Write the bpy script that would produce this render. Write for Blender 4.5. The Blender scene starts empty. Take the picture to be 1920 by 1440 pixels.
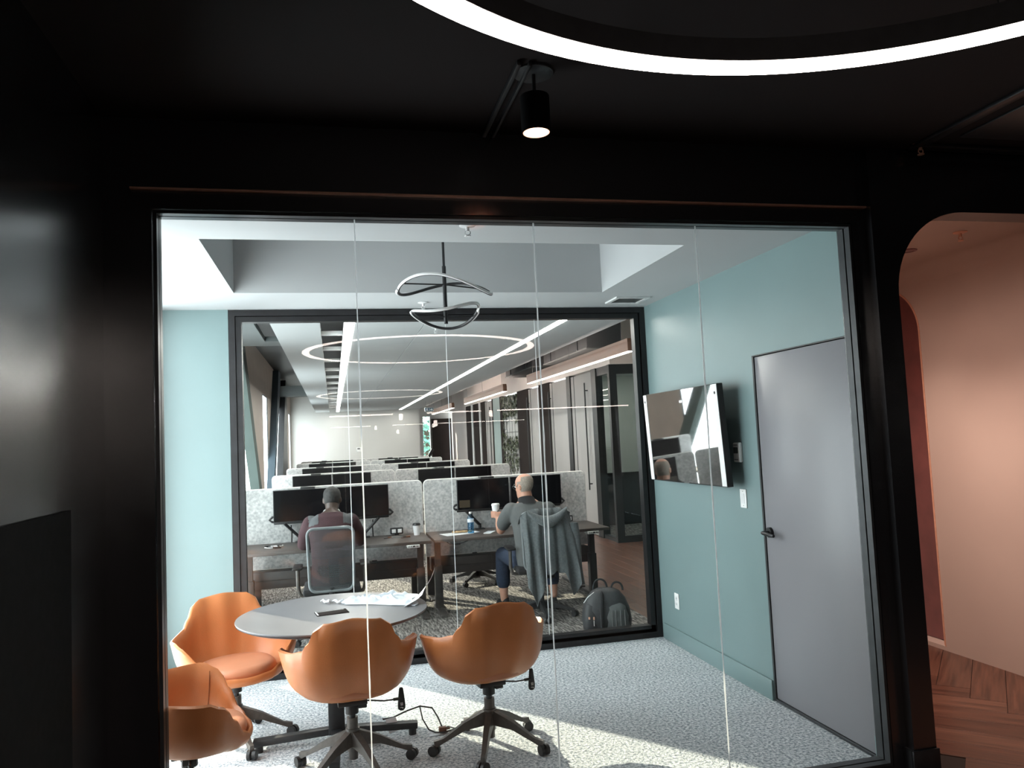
import bpy, bmesh, math, random
from mathutils import Vector, Matrix, Euler, noise
PI = math.pi
random.seed(7)
SC = bpy.context.scene
COL = SC.collection
R = math.radians

# ---------------------------------------------------------------- camera
cam_d = bpy.data.cameras.new('camera')
cam = bpy.data.objects.new('camera', cam_d)
COL.objects.link(cam)
SC.camera = cam
yaw, pitch, roll, focal = .231142751, .0698814007, -.046764906, 1442.27
fw = Vector((math.sin(yaw)*math.cos(pitch), math.cos(yaw)*math.cos(pitch), math.sin(pitch)))
rt = Vector((math.cos(yaw), -math.sin(yaw), 0))
up = rt.cross(fw)
rt, up = rt*math.cos(roll)+up*math.sin(roll), up*math.cos(roll)-rt*math.sin(roll)
cam.matrix_world = Matrix(((rt.x, up.x, -fw.x, 0), (rt.y, up.y, -fw.y, 0), (rt.z, up.z, -fw.z, 1.68), (0, 0, 0, 1)))
cam_d.sensor_fit = 'HORIZONTAL'
cam_d.sensor_width = 36
cam_d.lens = focal/1920*36
cam_d.clip_start = .02
cam_d.clip_end = 400

# ---------------------------------------------------------------- world, sun, daylight
W = bpy.data.worlds.new('sky')
SC.world = W
W.use_nodes = True
bg = W.node_tree.nodes['Background']
bg.inputs[0].default_value = (.90, .955, 1.0, 1)
bg.inputs[1].default_value = 8.0

def light(name, kind, loc, energy, color=(1, 1, 1), **kw):
    d = bpy.data.lights.new(name, kind)
    d.energy = energy
    d.color = color
    for k, v in kw.items():
        setattr(d, k, v)
    o = bpy.data.objects.new(name, d)
    COL.objects.link(o)
    o.location = loc
    return o

SUN_EL = 24
sun = light('sun', 'SUN', (-6, 14, 6), 11, (1, .88, .70), angle=R(.6))
sd = Vector((1.218, -1.533, 0)).normalized()*math.cos(R(SUN_EL)) + Vector((0, 0, -math.sin(R(SUN_EL))))
sun.rotation_euler = sd.to_track_quat('-Z', 'Y').to_euler()

# sky portals, one in each facade window, so that daylight is sampled through the openings
FACADE = [(3.62, 5.85), (6.2, 7.70), (10.7, 12.75), (14.92, 16.0), (17.6, 20.0), (23.3, 24.4)]
WZ0, WZ1 = .12, 2.72
for a, b in FACADE:
    p = light('window_portal', 'AREA', (-1.30, (a+b)/2, (WZ0+WZ1)/2), 1, shape='RECTANGLE', size=WZ1-WZ0, size_y=b-a)
    p.data.cycles.is_portal = True
    p.rotation_euler = (0, R(-90), 0)

VS = SC.view_settings
VS.view_transform = 'Standard'
VS.look = 'None'
VS.gamma = 1
VS.use_curve_mapping = False
VS.exposure = 0.16
SC.cycles.max_bounces = 10
SC.cycles.diffuse_bounces = 5
SC.cycles.glossy_bounces = 4
SC.cycles.transmission_bounces = 6
SC.cycles.transparent_max_bounces = 32
SC.cycles.sample_clamp_indirect = 6
SC.cycles.caustics_reflective = False
SC.cycles.caustics_refractive = False
SC.cycles.use_denoising = True

# ---------------------------------------------------------------- materials
def lin(r, g, b):
    f = lambda c: (c/255/12.92 if c/255 <= .04045 else ((c/255+.055)/1.055)**2.4)
    return (f(r), f(g), f(b), 1)

def mk(name, c1, c2=None, scale=20, rough=.5, metal=0, bump=0, bscale=None, detail=3, stretch=(1, 1, 1), spec=.5, rvar=.06, rot=(0, 0, 0), alpha=1, coat=0, sheen=0):
    m = bpy.data.materials.new(name)
    m.use_nodes = True
    nt = m.node_tree
    b = nt.nodes['Principled BSDF']
    tc = nt.nodes.new('ShaderNodeTexCoord')
    mp = nt.nodes.new('ShaderNodeMapping')
    mp.inputs['Scale'].default_value = stretch
    mp.inputs['Rotation'].default_value = rot
    nt.links.new(tc.outputs['Object'], mp.inputs[0])
    n = nt.nodes.new('ShaderNodeTexNoise')
    n.inputs['Scale'].default_value = scale
    n.inputs['Detail'].default_value = detail
    nt.links.new(mp.outputs[0], n.inputs['Vector'])
    cr = nt.nodes.new('ShaderNodeValToRGB')
    if c2 is None:
        c2 = tuple(x*.86 for x in c1[:3])+(1,)
    cr.color_ramp.elements[0].position = .32
    cr.color_ramp.elements[1].position = .68
    cr.color_ramp.elements[0].color = c2
    cr.color_ramp.elements[1].color = c1
    nt.links.new(n.outputs['Fac'], cr.inputs[0])
    nt.links.new(cr.outputs[0], b.inputs['Base Color'])
    mr = nt.nodes.new('ShaderNodeMapRange')
    mr.inputs['To Min'].default_value = max(.02, rough-rvar)
    mr.inputs['To Max'].default_value = min(1, rough+rvar)
    nt.links.new(n.outputs['Fac'], mr.inputs[0])
    nt.links.new(mr.outputs[0], b.inputs['Roughness'])
    b.inputs['Metallic'].default_value = metal
    b.inputs['Specular IOR Level'].default_value = spec
    b.inputs['Alpha'].default_value = alpha
    b.inputs['Coat Weight'].default_value = coat
    b.inputs['Sheen Weight'].default_value = sheen
    if bump:
        n2 = nt.nodes.new('ShaderNodeTexNoise')
        n2.inputs['Scale'].default_value = bscale or scale*4
        n2.inputs['Detail'].default_value = 2
        nt.links.new(mp.outputs[0], n2.inputs['Vector'])
        bp = nt.nodes.new('ShaderNodeBump')
        bp.inputs['Strength'].default_value = bump
        bp.inputs['Distance'].default_value = .01
        nt.links.new(n2.outputs['Fac'], bp.inputs['Height'])
        nt.links.new(bp.outputs[0], b.inputs['Normal'])
    return m

def em(name, col, strength):
    m = bpy.data.materials.new(name)
    m.use_nodes = True
    b = m.node_tree.nodes['Principled BSDF']
    b.inputs['Base Color'].default_value = (.8, .8, .8, 1)
    b.inputs['Emission Color'].default_value = col
    b.inputs['Emission Strength'].default_value = strength
    return m

def glassmat(name, tint=(1, 1, 1, 1), base=.045, peak=.75, rough=.0):
    """thin architectural pane: straight transmission plus a Schlick reflection"""
    m = bpy.data.materials.new(name)
    m.use_nodes = True
    nt = m.node_tree
    for n in list(nt.nodes):
        nt.nodes.remove(n)
    out = nt.nodes.new('ShaderNodeOutputMaterial')
    tr = nt.nodes.new('ShaderNodeBsdfTransparent')
    tr.inputs[0].default_value = tint
    gl = nt.nodes.new('ShaderNodeBsdfGlossy')
    gl.inputs['Roughness'].default_value = rough
    lw = nt.nodes.new('ShaderNodeLayerWeight')
    lw.inputs['Blend'].default_value = .5
    pw = nt.nodes.new('ShaderNodeMath')
    pw.operation = 'POWER'
    pw.inputs[1].default_value = 5
    nt.links.new(lw.outputs['Facing'], pw.inputs[0])
    ma = nt.nodes.new('ShaderNodeMath')
    ma.operation = 'MULTIPLY_ADD'
    ma.inputs[1].default_value = peak
    ma.inputs[2].default_value = base
    nt.links.new(pw.outputs[0], ma.inputs[0])
    mx = nt.nodes.new('ShaderNodeMixShader')
    nt.links.new(ma.outputs[0], mx.inputs[0])
    nt.links.new(tr.outputs[0], mx.inputs[1])
    nt.links.new(gl.outputs[0], mx.inputs[2])
    nt.links.new(mx.outputs[0], out.inputs[0])
    return m

M = {}
M['black_wall'] = mk('black_satin_paint', (.010, .010, .012, 1), (.0095, .0095, .011, 1), 3, .24, spec=1.0, rvar=0)
M['black_wall'].node_tree.nodes['Principled BSDF'].inputs['IOR'].default_value = 1.75
M['black_ceiling'] = mk('black_flat_paint', (.020, .0155, .0155, 1), None, 5, .8, spec=.15)
M['black_matte'] = mk('black_matte_panel', (.004, .004, .0045, 1), None, 30, .85, spec=.08)
M['black_metal'] = mk('black_metal', (.022, .022, .024, 1), (.015, .015, .016, 1), 40, .42, bump=.03, bscale=600)
M['frame'] = mk('charcoal_anodised', (.055, .058, .062, 1), (.045, .047, .05, 1), 12, .35, metal=.4)
M['frame_dark'] = mk('black_anodised', (.02, .02, .022, 1), (.014, .013, .014, 1), 12, .4, metal=.3)
M['teal'] = mk('teal_paint', (.185, .262, .264, 1), (.174, .246, .248, 1), 2.5, .38, bump=.02, bscale=350)
M['white_ceiling'] = mk('white_ceiling_paint', (.49, .505, .51, 1), (.47, .485, .49, 1), 2, .85, bump=.02, bscale=300, spec=.2)
M['white_wall'] = mk('white_wall_paint', (.60, .595, .575, 1), (.57, .565, .545, 1), 2, .6)
M['warm_wall'] = mk('warm_white_wall', (.78, .70, .66, 1), (.74, .66, .62, 1), 1.5, .6)
M['tan_wall'] = mk('tan_pier_finish', (.42, .35, .30, 1), (.36, .30, .26, 1), 3, .6)
M['blush'] = mk('blush_plaster', (.53, .42, .37, 1), (.49, .385, .34, 1), 1.6, .5, bump=.03, bscale=200)
M['burgundy'] = mk('burgundy_fabric', (.19, .05, .045, 1), (.12, .03, .028, 1), 5, .75, bump=.1, bscale=500, sheen=.3)
M['copper'] = mk('brushed_copper', (.80, .45, .32, 1), (.70, .38, .26, 1), 30, .45, metal=.25)
M['white_plastic'] = mk('white_plastic', (.86, .86, .85, 1), None, 15, .4)
M['grey_plastic'] = mk('grey_plastic', (.2, .2, .2, 1), None, 15, .45)
M['white_metal'] = mk('white_metal', (.75, .76, .76, 1), None, 15, .4)
M['black_plastic'] = mk('black_plastic', (.018, .018, .019, 1), (.012, .012, .013, 1), 60, .45)
M['chair_metal'] = mk('grey_brown_cast_metal', (.12, .11, .102, 1), (.09, .083, .078, 1), 40, .4, metal=.4)
M['leather'] = mk('tan_leather', (.62, .22, .078, 1), (.54, .19, .064, 1), 6, .42, bump=.12, bscale=260, coat=.08)
M['leather2'] = mk('tan_leather_inside', (.60, .25, .135, 1), (.53, .21, .11, 1), 6, .45, bump=.12, bscale=260)
M['stitch'] = mk('tan_stitching', (.36, .13, .05, 1), None, 60, .6)
M['table_top'] = mk('grey_laminate', (.145, .145, .155, 1), (.13, .13, .14, 1), 8, .38)
M['desk_top'] = mk('brown_grey_laminate', (.075, .062, .056, 1), (.055, .045, .041, 1), 4, .45, stretch=(1, 12, 12))
M['desk_metal'] = mk('dark_bronze_metal', (.040, .035, .034, 1), (.03, .027, .026, 1), 20, .45)
M['felt'] = mk('grey_felt', (.60, .60, .59, 1), (.36, .365, .365, 1), 42, .95, bump=.25, bscale=180, sheen=.3)
M['felt_edge'] = mk('white_edge_trim', (.78, .77, .74, 1), None, 10, .5)
M['screen'] = mk('screen_glass', (.005, .005, .006, 1), (.004, .004, .005, 1), 3, .16, spec=.35, rvar=.03)
M['tv'] = mk('television_glass', (.012, .0115, .011, 1), (.011, .0105, .01, 1), 3, .03, spec=1.0, rvar=.01, coat=1)
M['tv'].node_tree.nodes['Principled BSDF'].inputs['Coat Roughness'].default_value = .02
M['tv'].node_tree.nodes['Principled BSDF'].inputs['Coat IOR'].default_value = 1.9
M['tv'].node_tree.nodes['Principled BSDF'].inputs['IOR'].default_value = 2.0
M['door'] = mk('grey_door_laminate', (.24, .235, .25, 1), (.225, .22, .235, 1), 3, .32, stretch=(1, 1, .15))
M['brown_beam'] = mk('walnut_veneer', (.16, .075, .046, 1), (.125, .056, .033, 1), 6, .5, stretch=(6, .6, 6))
M['brown_panel'] = mk('dark_brown_panel', (.026, .019, .017, 1), (.02, .0145, .013, 1), 3, .8, spec=.12)
M['plank'] = []
for k, c in enumerate([(.155, .066, .042), (.125, .052, .033), (.19, .086, .056), (.145, .066, .044)]):
    M['plank'].append(mk('walnut_plank', c+(1,), tuple(x*.4 for x in c)+(1,), 8, .32, stretch=(.3, 5, 1), detail=5, bump=.05, bscale=40))
M['sub_floor'] = mk('dark_sub_floor', (.02, .012, .009, 1), None, 5, .8)
M['skin_dark'] = mk('dark_skin', (.055, .032, .024, 1), (.045, .026, .019, 1), 20, .45)
M['skin_light'] = mk('light_skin', (.58, .31, .22, 1), (.52, .26, .18, 1), 18, .5)
M['hair_dark'] = mk('cropped_grey_black_hair', (.030, .028, .027, 1), (.009, .0085, .008, 1), 60, .7, bump=.4, bscale=300)
M['hair_grey'] = mk('cropped_grey_hair', (.36, .30, .25, 1), (.22, .18, .15, 1), 120, .7, bump=.4, bscale=300)
M['maroon'] = mk('maroon_knit', (.055, .021, .026, 1), (.033, .013, .017, 1), 130, .9, bump=.3, bscale=400)
M['grey_patch'] = mk('grey_knit', (.085, .09, .095, 1), None, 130, .9, bump=.3, bscale=400)
M['polo'] = mk('heather_grey_jersey', (.125, .13, .13, 1), (.085, .09, .092, 1), 160, .9, bump=.2, bscale=400, stretch=(1, 1, 3))
M['black_cloth'] = mk('black_cloth', (.018, .018, .02, 1), None, 100, .9)
M['navy'] = mk('navy_cotton', (.03, .045, .08, 1), (.02, .03, .055, 1), 60, .9, bump=.2, bscale=300)
M['charcoal_cloth'] = mk('charcoal_cloth', (.03, .03, .035, 1), None, 60, .9)
M['jacket'] = mk('grey_fleece', (.13, .145, .15, 1), (.09, .10, .105, 1), 60, .9, bump=.2, bscale=300, sheen=.2)
M['white_cloth'] = mk('white_cloth', (.8, .8, .78, 1), None, 60, .9)
M['bag'] = mk('black_bag_nylon', (.035, .037, .04, 1), (.022, .023, .026, 1), 40, .55, bump=.25, bscale=300)
M['bag_grey'] = mk('grey_bag_panel', (.13, .14, .14, 1), (.09, .1, .1, 1), 10, .5, bump=.1, bscale=200)
M['paper'] = mk('white_paper', (.85, .86, .87, 1), (.8, .82, .84, 1), 8, .5)
M['poly'] = mk('white_plastic_wrap', (.74, .80, .86, 1), (.62, .70, .78, 1), 14, .3, bump=.4, bscale=40)
M['napkin'] = mk('tan_pastry', (.52, .36, .2, 1), (.42, .27, .13, 1), 40, .8, bump=.5, bscale=80)
M['leaf'] = mk('ivy_leaf', (.05, .062, .02, 1), (.022, .032, .01, 1), 30, .5)
M['tree_leaf'] = mk('tree_leaf', (.10, .26, .2, 1), (.05, .15, .11, 1), 6, .6)
M['bark'] = mk('bark', (.08, .06, .04, 1), None, 12, .9)
M['mesh'] = mk('grey_chair_mesh', (.075, .085, .09, 1), (.055, .062, .066, 1), 200, .7, alpha=.48)
M['chair_frame'] = mk('grey_chair_frame', (.17, .19, .2, 1), None, 20, .4)
M['bottle'] = glassmat('blue_bottle_plastic', (.62, .82, .95, 1), .07, .5, .05)
M['glass'] = glassmat('clear_glass', (.965, .985, .975, 1), .030, .6)
M['win_glass'] = glassmat('window_glass', (.95, .98, .97, 1), .04, .2)
M['booth_glass'] = glassmat('booth_glass', (.90, .95, .94, 1), .04, .3)
M['joint'] = mk('silicone_joint', (.78, .80, .80, 1), None, 50, .35)
nt_ = M['joint'].node_tree
tl_ = nt_.nodes.new('ShaderNodeBsdfTranslucent')
tl_.inputs[0].default_value = (.9, .92, .92, 1)
mx_ = nt_.nodes.new('ShaderNodeMixShader')
mx_.inputs[0].default_value = .65
nt_.links.new(nt_.nodes['Principled BSDF'].outputs[0], mx_.inputs[1])
nt_.links.new(tl_.outputs[0], mx_.inputs[2])
nt_.links.new(mx_.outputs[0], nt_.nodes['Material Output'].inputs[0])
M['led'] = em('led_white', (1, .97, .92, 1), 46)
M['led_ring'] = em('led_warm_white', (1, .86, .78, 1), 34)
M['up_fill'] = em('added_uplight_glow', (1, .84, .76, 1), 60)  # glow of the strips added on top of the timber lamps
M['booth_lamp'] = em('booth_lamp', (1, .98, .94, 1), 160)
M['frosted'] = mk('pale_teal_frosted_panel', (.34, .43, .42, 1), None, 3, .7)
M['led_soft'] = em('led_soft', (1, .90, .82, 1), 26)
M['lamp_warm'] = em('lamp_warm', (1, .72, .52, 1), 18)
M['screen_on'] = em('dim_screen_window', (.26, .17, .05, 1), .10)
M['screen_on'].node_tree.nodes['Principled BSDF'].inputs['Base Color'].default_value = (.01, .01, .01, 1)

def carpet(name, cols, scale, stripe=None):
    m = bpy.data.materials.new(name)
    m.use_nodes = True
    nt = m.node_tree
    b = nt.nodes['Principled BSDF']
    b.inputs['Roughness'].default_value = .95
    b.inputs['Specular IOR Level'].default_value = .1
    tc = nt.nodes.new('ShaderNodeTexCoord')
    mp = nt.nodes.new('ShaderNodeMapping')
    if stripe:
        mp.inputs['Scale'].default_value = stripe
        mp.inputs['Rotation'].default_value = (0, 0, R(38))
    nt.links.new(tc.outputs['Object'], mp.inputs[0])
    n = nt.nodes.new('ShaderNodeTexNoise')
    n.inputs['Scale'].default_value = scale
    n.inputs['Detail'].default_value = 2
    n.inputs['Roughness'].default_value = .7
    nt.links.new(mp.outputs[0], n.inputs['Vector'])
    cr = nt.nodes.new('ShaderNodeValToRGB')
    el = cr.color_ramp.elements
    el[0].position, el[0].color = .36, cols[0]
    el[1].position, el[1].color = .64, cols[2]
    e = el.new(.5)
    e.color = cols[1]
    nt.links.new(n.outputs['Fac'], cr.inputs[0])
    n3 = nt.nodes.new('ShaderNodeTexNoise')
    n3.inputs['Scale'].default_value = 2.2
    nt.links.new(tc.outputs['Object'], n3.inputs['Vector'])
    mx = nt.nodes.new('ShaderNodeMix')
    mx.data_type = 'RGBA'
    mx.blend_type = 'MULTIPLY'
    mx.inputs[0].default_value = .25
    nt.links.new(cr.outputs[0], mx.inputs[6])
    nt.links.new(n3.outputs['Fac'], mx.inputs[7])
    nt.links.new(mx.outputs[2], b.inputs['Base Color'])
    bp = nt.nodes.new('ShaderNodeBump')
    bp.inputs['Strength'].default_value = .6
    bp.inputs['Distance'].default_value = .012
    nt.links.new(n.outputs['Fac'], bp.inputs['Height'])
    nt.links.new(bp.outputs[0], b.inputs['Normal'])
    return m
M['carpet'] = carpet('blue_grey_loop_carpet', [(.24, .28, .31, 1), (.55, .59, .62, 1), (.86, .88, .89, 1)], 62)
M['carpet2'] = carpet('brown_grey_ribbed_carpet', [(.07, .066, .063, 1), (.20, .19, .18, 1), (.42, .40, .375, 1)], 55, (1, .16, 1))

# ---------------------------------------------------------------- mesh builder
def frame_from(d):
    d = Vector(d).normalized()
    a = Vector((0, 0, 1)) if abs(d.z) < .95 else Vector((1, 0, 0))
    x = a.cross(d).normalized()
    return x, d.cross(x)

class MB:
    def __init__(s):
        s.v = []
        s.f = []
    def add(s, vs, fs):
        o = len(s.v)
        s.v += [Vector(p) for p in vs]
        s.f += [tuple(i+o for i in f) for f in fs]
        return s
    def box(s, x0, x1, y0, y1, z0, z1, c=0, mat=None):
        """axis box; c cuts a chamfer along all edges"""
        if c <= 0:
            vs = [(x, y, z) for z in (z0, z1) for y in (y0, y1) for x in (x0, x1)]
            fs = [(0, 2, 3, 1), (4, 5, 7, 6), (0, 1, 5, 4), (2, 6, 7, 3), (0, 4, 6, 2), (1, 3, 7, 5)]
        else:
            bm = bmesh.new()
            bmesh.ops.create_cube(bm, size=1)
            for v in bm.verts:
                v.co = Vector(((x0+x1)/2+v.co.x*(x1-x0), (y0+y1)/2+v.co.y*(y1-y0), (z0+z1)/2+v.co.z*(z1-z0)))
            bmesh.ops.bevel(bm, geom=list(bm.edges), offset=c, segments=2, profile=.5, affect='EDGES')
            bm.verts.index_update()
            vs = [v.co.copy() for v in bm.verts]
            fs = [tuple(v.index for v in f.verts) for f in bm.faces]
            bm.free()
        if mat is not None:
            vs = [mat @ Vector(p) for p in vs]
        return s.add(vs, fs)
    def bar(s, p, q, w, h, c=0, upv=None):
        """box beam from p to q, w wide sideways, h along its own up"""
        p, q = Vector(p), Vector(q)
        d = q-p
        L = d.length
        z = d.normalized()
        u = Vector(upv) if upv else Vector((0, 0, 1))
        if abs(z.dot(u)) > .98:
            u = Vector((0, 1, 0))
        x = u.cross(z).normalized()
        y = z.cross(x)
        mt = Matrix(((x.x, y.x, z.x, p.x), (x.y, y.y, z.y, p.y), (x.z, y.z, z.z, p.z), (0, 0, 0, 1)))
        return s.box(-w/2, w/2, -h/2, h/2, 0, L, c, mt)
    def ring(s, c, x, y, rx, ry, n):
        return [Vector(c)+x*(rx*math.cos(2*PI*k/n))+y*(ry*math.sin(2*PI*k/n)) for k in range(n)]
    def rings(s, rr, cap=True, closed=False):
        n = len(rr[0])
        vs = [p for r in rr for p in r]
        fs = []
        m = len(rr)
        for i in range(m if closed else m-1):
            a, b = i*n, ((i+1) % m)*n
            for k in range(n):
                k2 = (k+1) % n
                fs.append((a+k, a+k2, b+k2, b+k))
        if cap and not closed:
            fs.append(tuple(range(n-1, -1, -1)))
            fs.append(tuple(range((m-1)*n, m*n)))
        return s.add(vs, fs)
    def tube(s, pts, r, n=8, closed=False, cap=True):
        pts = [Vector(p) for p in pts]
        m = len(pts)
        rs = r if isinstance(r, (list, tuple)) else [r]*m
        rr = []
        px = None
        for i in range(m):
            if closed:
                d = pts[(i+1) % m]-pts[i-1]
            else:
                d = pts[min(i+1, m-1)]-pts[max(i-1, 0)]
            d.normalize()
            if px is None:
                x, y = frame_from(d)
            else:
                x = (px-d*px.dot(d)).normalized()
                y = d.cross(x)
            px = x
            rr.append(s.ring(pts[i], x, y, rs[i], rs[i], n))
        return s.rings(rr, cap, closed)
    def cyl(s, p, q, r, n=16, r2=None):
        return s.tube([p, q], [r, r if r2 is None else r2], n)
    def lathe(s, prof, c=(0, 0, 0), n=24, cap=True):
        x, y = Vector((1, 0, 0)), Vector((0, 1, 0))
        c = Vector(c)
        return s.rings([s.ring(c+Vector((0, 0, z)), x, y, r, r, n) for r, z in prof], cap)
    def prism(s, poly, axis, a, b):
        """extrude a 2D outline along axis 0/1/2 from a to b"""
        def put(p, t):
            q = list(p)
            q.insert(axis, t)
            return Vector(q)
        n = len(poly)
        vs = [put(p, a) for p in poly]+[put(p, b) for p in poly]
        fs = [tuple(range(n-1, -1, -1)), tuple(range(n, 2*n))]
        fs += [(k, (k+1) % n, n+(k+1) % n, n+k) for k in range(n)]
        return s.add(vs, fs)
    def ball(s, c, rx, ry=None, rz=None, n=12, m=8, mat=None):
        ry, rz = ry or rx, rz or rx
        rr = []
        for i in range(m+1):
            t = PI*(i+.02)/(m+.04)
            ring = [Vector((rx*math.sin(t)*math.cos(2*PI*k/n), ry*math.sin(t)*math.sin(2*PI*k/n), -rz*math.cos(t))) for k in range(n)]
            if mat is not None:
                ring = [mat @ p for p in ring]
            rr.append([p+Vector(c) for p in ring])
        return s.rings(rr)
    def xf(s, mat):
        s.v = [mat @ p for p in s.v]
        return s
    def mesh(s, name, m, smooth=35):
        me = bpy.data.meshes.new(name)
        me.from_pydata([tuple(p) for p in s.v], [], s.f)
        bm = bmesh.new()
        bm.from_mesh(me)
        bmesh.ops.recalc_face_normals(bm, faces=bm.faces)
        bm.to_mesh(me)
        bm.free()
        if smooth:
            me.shade_smooth()
            me.set_sharp_from_angle(angle=R(smooth))
        if m is not None:
            me.materials.append(m)
        return me
    def build(s, name, m, parent=None, smooth=35, **kw):
        return link(name, s.mesh(name, m, smooth), parent, **kw)

def link(name, me, parent=None, **kw):
    o = bpy.data.objects.new(name, me)
    COL.objects.link(o)
    if parent is not None:
        o.parent = parent
    for k, v in kw.items():
        o[k] = v
    return o

def tag(o, label, cat, group=None, kind=None):
    o['label'] = label
    o['category'] = cat
    if group:
        o['group'] = group
    if kind:
        o['kind'] = kind
    return o

def thing(name, label, cat, loc=(0, 0, 0), rz=0, group=None, kind=None):
    o = bpy.data.objects.new(name, None)
    COL.objects.link(o)
    o.location = loc
    o.rotation_euler = (0, 0, rz)
    o.empty_display_size = .1
    return tag(o, label, cat, group, kind)

def struct(name, mb, m, label, cat, smooth=35):
    return tag(mb.build(name, m, None, smooth), label, cat, kind='structure')

def dup(root, loc=None, rz=None, label=None, group=None):
    c = root.copy()
    COL.objects.link(c)
    if loc is not None:
        c.location = loc
    if rz is not None:
        c.rotation_euler = (0, 0, rz)
    if label:
        c['label'] = label
    if group:
        c['group'] = group
    for ch in list(root.children):
        d = ch.copy()
        COL.objects.link(d)
        d.parent = c
        for g in list(ch.children):
            e = g.copy()
            COL.objects.link(e)
            e.parent = d
    return c

def bake(mb, voxel, smooth=4, dec=None):
    """fuse overlapping closed shapes into one continuous skin"""
    me = bpy.data.meshes.new('t')
    me.from_pydata([tuple(p) for p in mb.v], [], mb.f)
    bm = bmesh.new()
    bm.from_mesh(me)
    bmesh.ops.recalc_face_normals(bm, faces=bm.faces)
    bm.to_mesh(me)
    bm.free()
    o = bpy.data.objects.new('t', me)
    COL.objects.link(o)
    r = o.modifiers.new('r', 'REMESH')
    r.mode = 'VOXEL'
    r.voxel_size = voxel
    if smooth:
        s = o.modifiers.new('s', 'SMOOTH')
        s.factor = .5
        s.iterations = smooth
    dg = bpy.context.evaluated_depsgraph_get()
    new = bpy.data.meshes.new_from_object(o.evaluated_get(dg))
    bpy.data.objects.remove(o)
    bpy.data.meshes.remove(me)
    new.materials.clear()
    new.shade_smooth()
    return new
# ================================================================= the setting
XR, YF, YB, ZC = 2.586, 3.30, 6.0, 2.73
XL = -1.25
ZCOR = 3.05

# ---- floors
struct('floor', MB().box(XL, 2.70, 3.31, 6.06, -.08, 0), M['carpet'], 'speckled blue-grey carpet of the glass-walled meeting room', 'floor')
struct('floor', MB().box(XL, 2.72, 6.06, 24.7, -.08, 0), M['carpet2'], 'brown-grey ribbed carpet under the rows of office desks', 'floor')

def plank_mesh(w, L, t=.012):
    return MB().box(0, L, 0, w, -t, 0, .0015).mesh('plank', None, 0)
fl = struct('floor', MB().box(2.72, 6.0, 6.06, 28.2, -.08, -.006), M['sub_floor'], 'reddish wooden plank floor beside the phone booths', 'floor')
wd, Lp = .152, 1.22
pms = []
for m in M['plank']:
    me = plank_mesh(wd-.003, Lp-.003)
    me.materials.append(m)
    pms.append(me)
for i in range(13):
    off = (i*.47) % 1.22
    x = 2.72+i*wd
    y = 6.06-off
    while y < (17 if i < 10 else 12):
        o = link('plank', random.choice(pms), fl)
        o.matrix_world = Matrix.Translation((x+wd, max(y, 6.06), 0)) @ Matrix.Rotation(PI/2, 4, 'Z') @ Matrix.Diagonal(((1 if y >= 6.06 else (y+Lp-6.06)/Lp), 1, 1, 1))
        y += Lp
far = MB()
for i in range(10):
    y = 17.3
    while y < 28:
        far.box(2.72+i*wd, 2.72+(i+1)*wd-.003, y, y+Lp-.003, -.012, 0)
        y += Lp
far.build('distant_planks', M['plank'][0], fl, 0, kind='stuff')

fc = struct('floor', MB().box(-1.1, 6.2, -4.2, 3.31, -.08, -.006).box(2.70, 5.7, 3.31, 6.1, -.08, -.006), M['sub_floor'], 'herringbone walnut floor seen through the rounded archway', 'floor')
hw, hn = .188, 6
hms = []
for m in M['plank']:
    me = plank_mesh(hw-.003, hw*hn-.003)
    me.materials.append(m)
    hms.append(me)
q2 = math.sqrt(.5)
U, V = Vector((q2, -q2, 0)), Vector((-q2, -q2, 0))
cnt = 0
for j in range(-6, 8):
    for i in range(-60, 60):
        for kind in (0, 1):
            uu, vv = i+j*hn, i-j*hn
            if kind == 0:
                ou, ov, du, dv = uu, vv, U, V
            else:
                ou, ov, du, dv = uu+hn+1, vv+1-hn, V, U*-1
            o0 = Vector((3.0, 3.6, 0))+U*(ou*hw)+V*(ov*hw)
            mid = o0+du*(hn*hw/2)+dv*(hw/2)
            in_arch = 2.5 < mid.x < 4.15 and 3.75 < mid.y < 5.6
            in_hall = 1.2 < mid.x < 5.0 and 2.0 < mid.y < 2.85
            thru = 3.12 < mid.x < 4.6 and 2.8 < mid.y < 3.8
            if not (in_arch or in_hall or thru) or cnt > 280:
                continue
            cnt += 1
            x, y = du, dv
            flip = x.cross(y).z < 0
            if flip:
                o0 = o0+dv*hw
                y = y*-1
            mt = Matrix(((x.x, y.x, 0, o0.x), (x.y, y.y, 0, o0.y), (0, 0, 1, 0), (0, 0, 0, 1)))
            hm_ = random.choice(hms)
            cs = [mt @ Vector((a, b, 0)) for a in (0, hw*hn) for b in (0, hw)]
            if any(p.y > 3.28 and p.x < 2.72 for p in cs):
                hm_ = hm_.copy()
                bm = bmesh.new()
                bm.from_mesh(hm_)
                im = mt.inverted()
                bmesh.ops.bisect_plane(bm, geom=list(bm.verts)+list(bm.edges)+list(bm.faces), plane_co=im @ Vector((2.72, 0, 0)), plane_no=im.to_3x3() @ Vector((-1, 0, 0)), clear_outer=True)
                bm.to_mesh(hm_)
                bm.free()
                if not len(hm_.polygons):
                    continue
            o = link('plank', hm_, fc)
            o.matrix_world = mt

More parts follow.
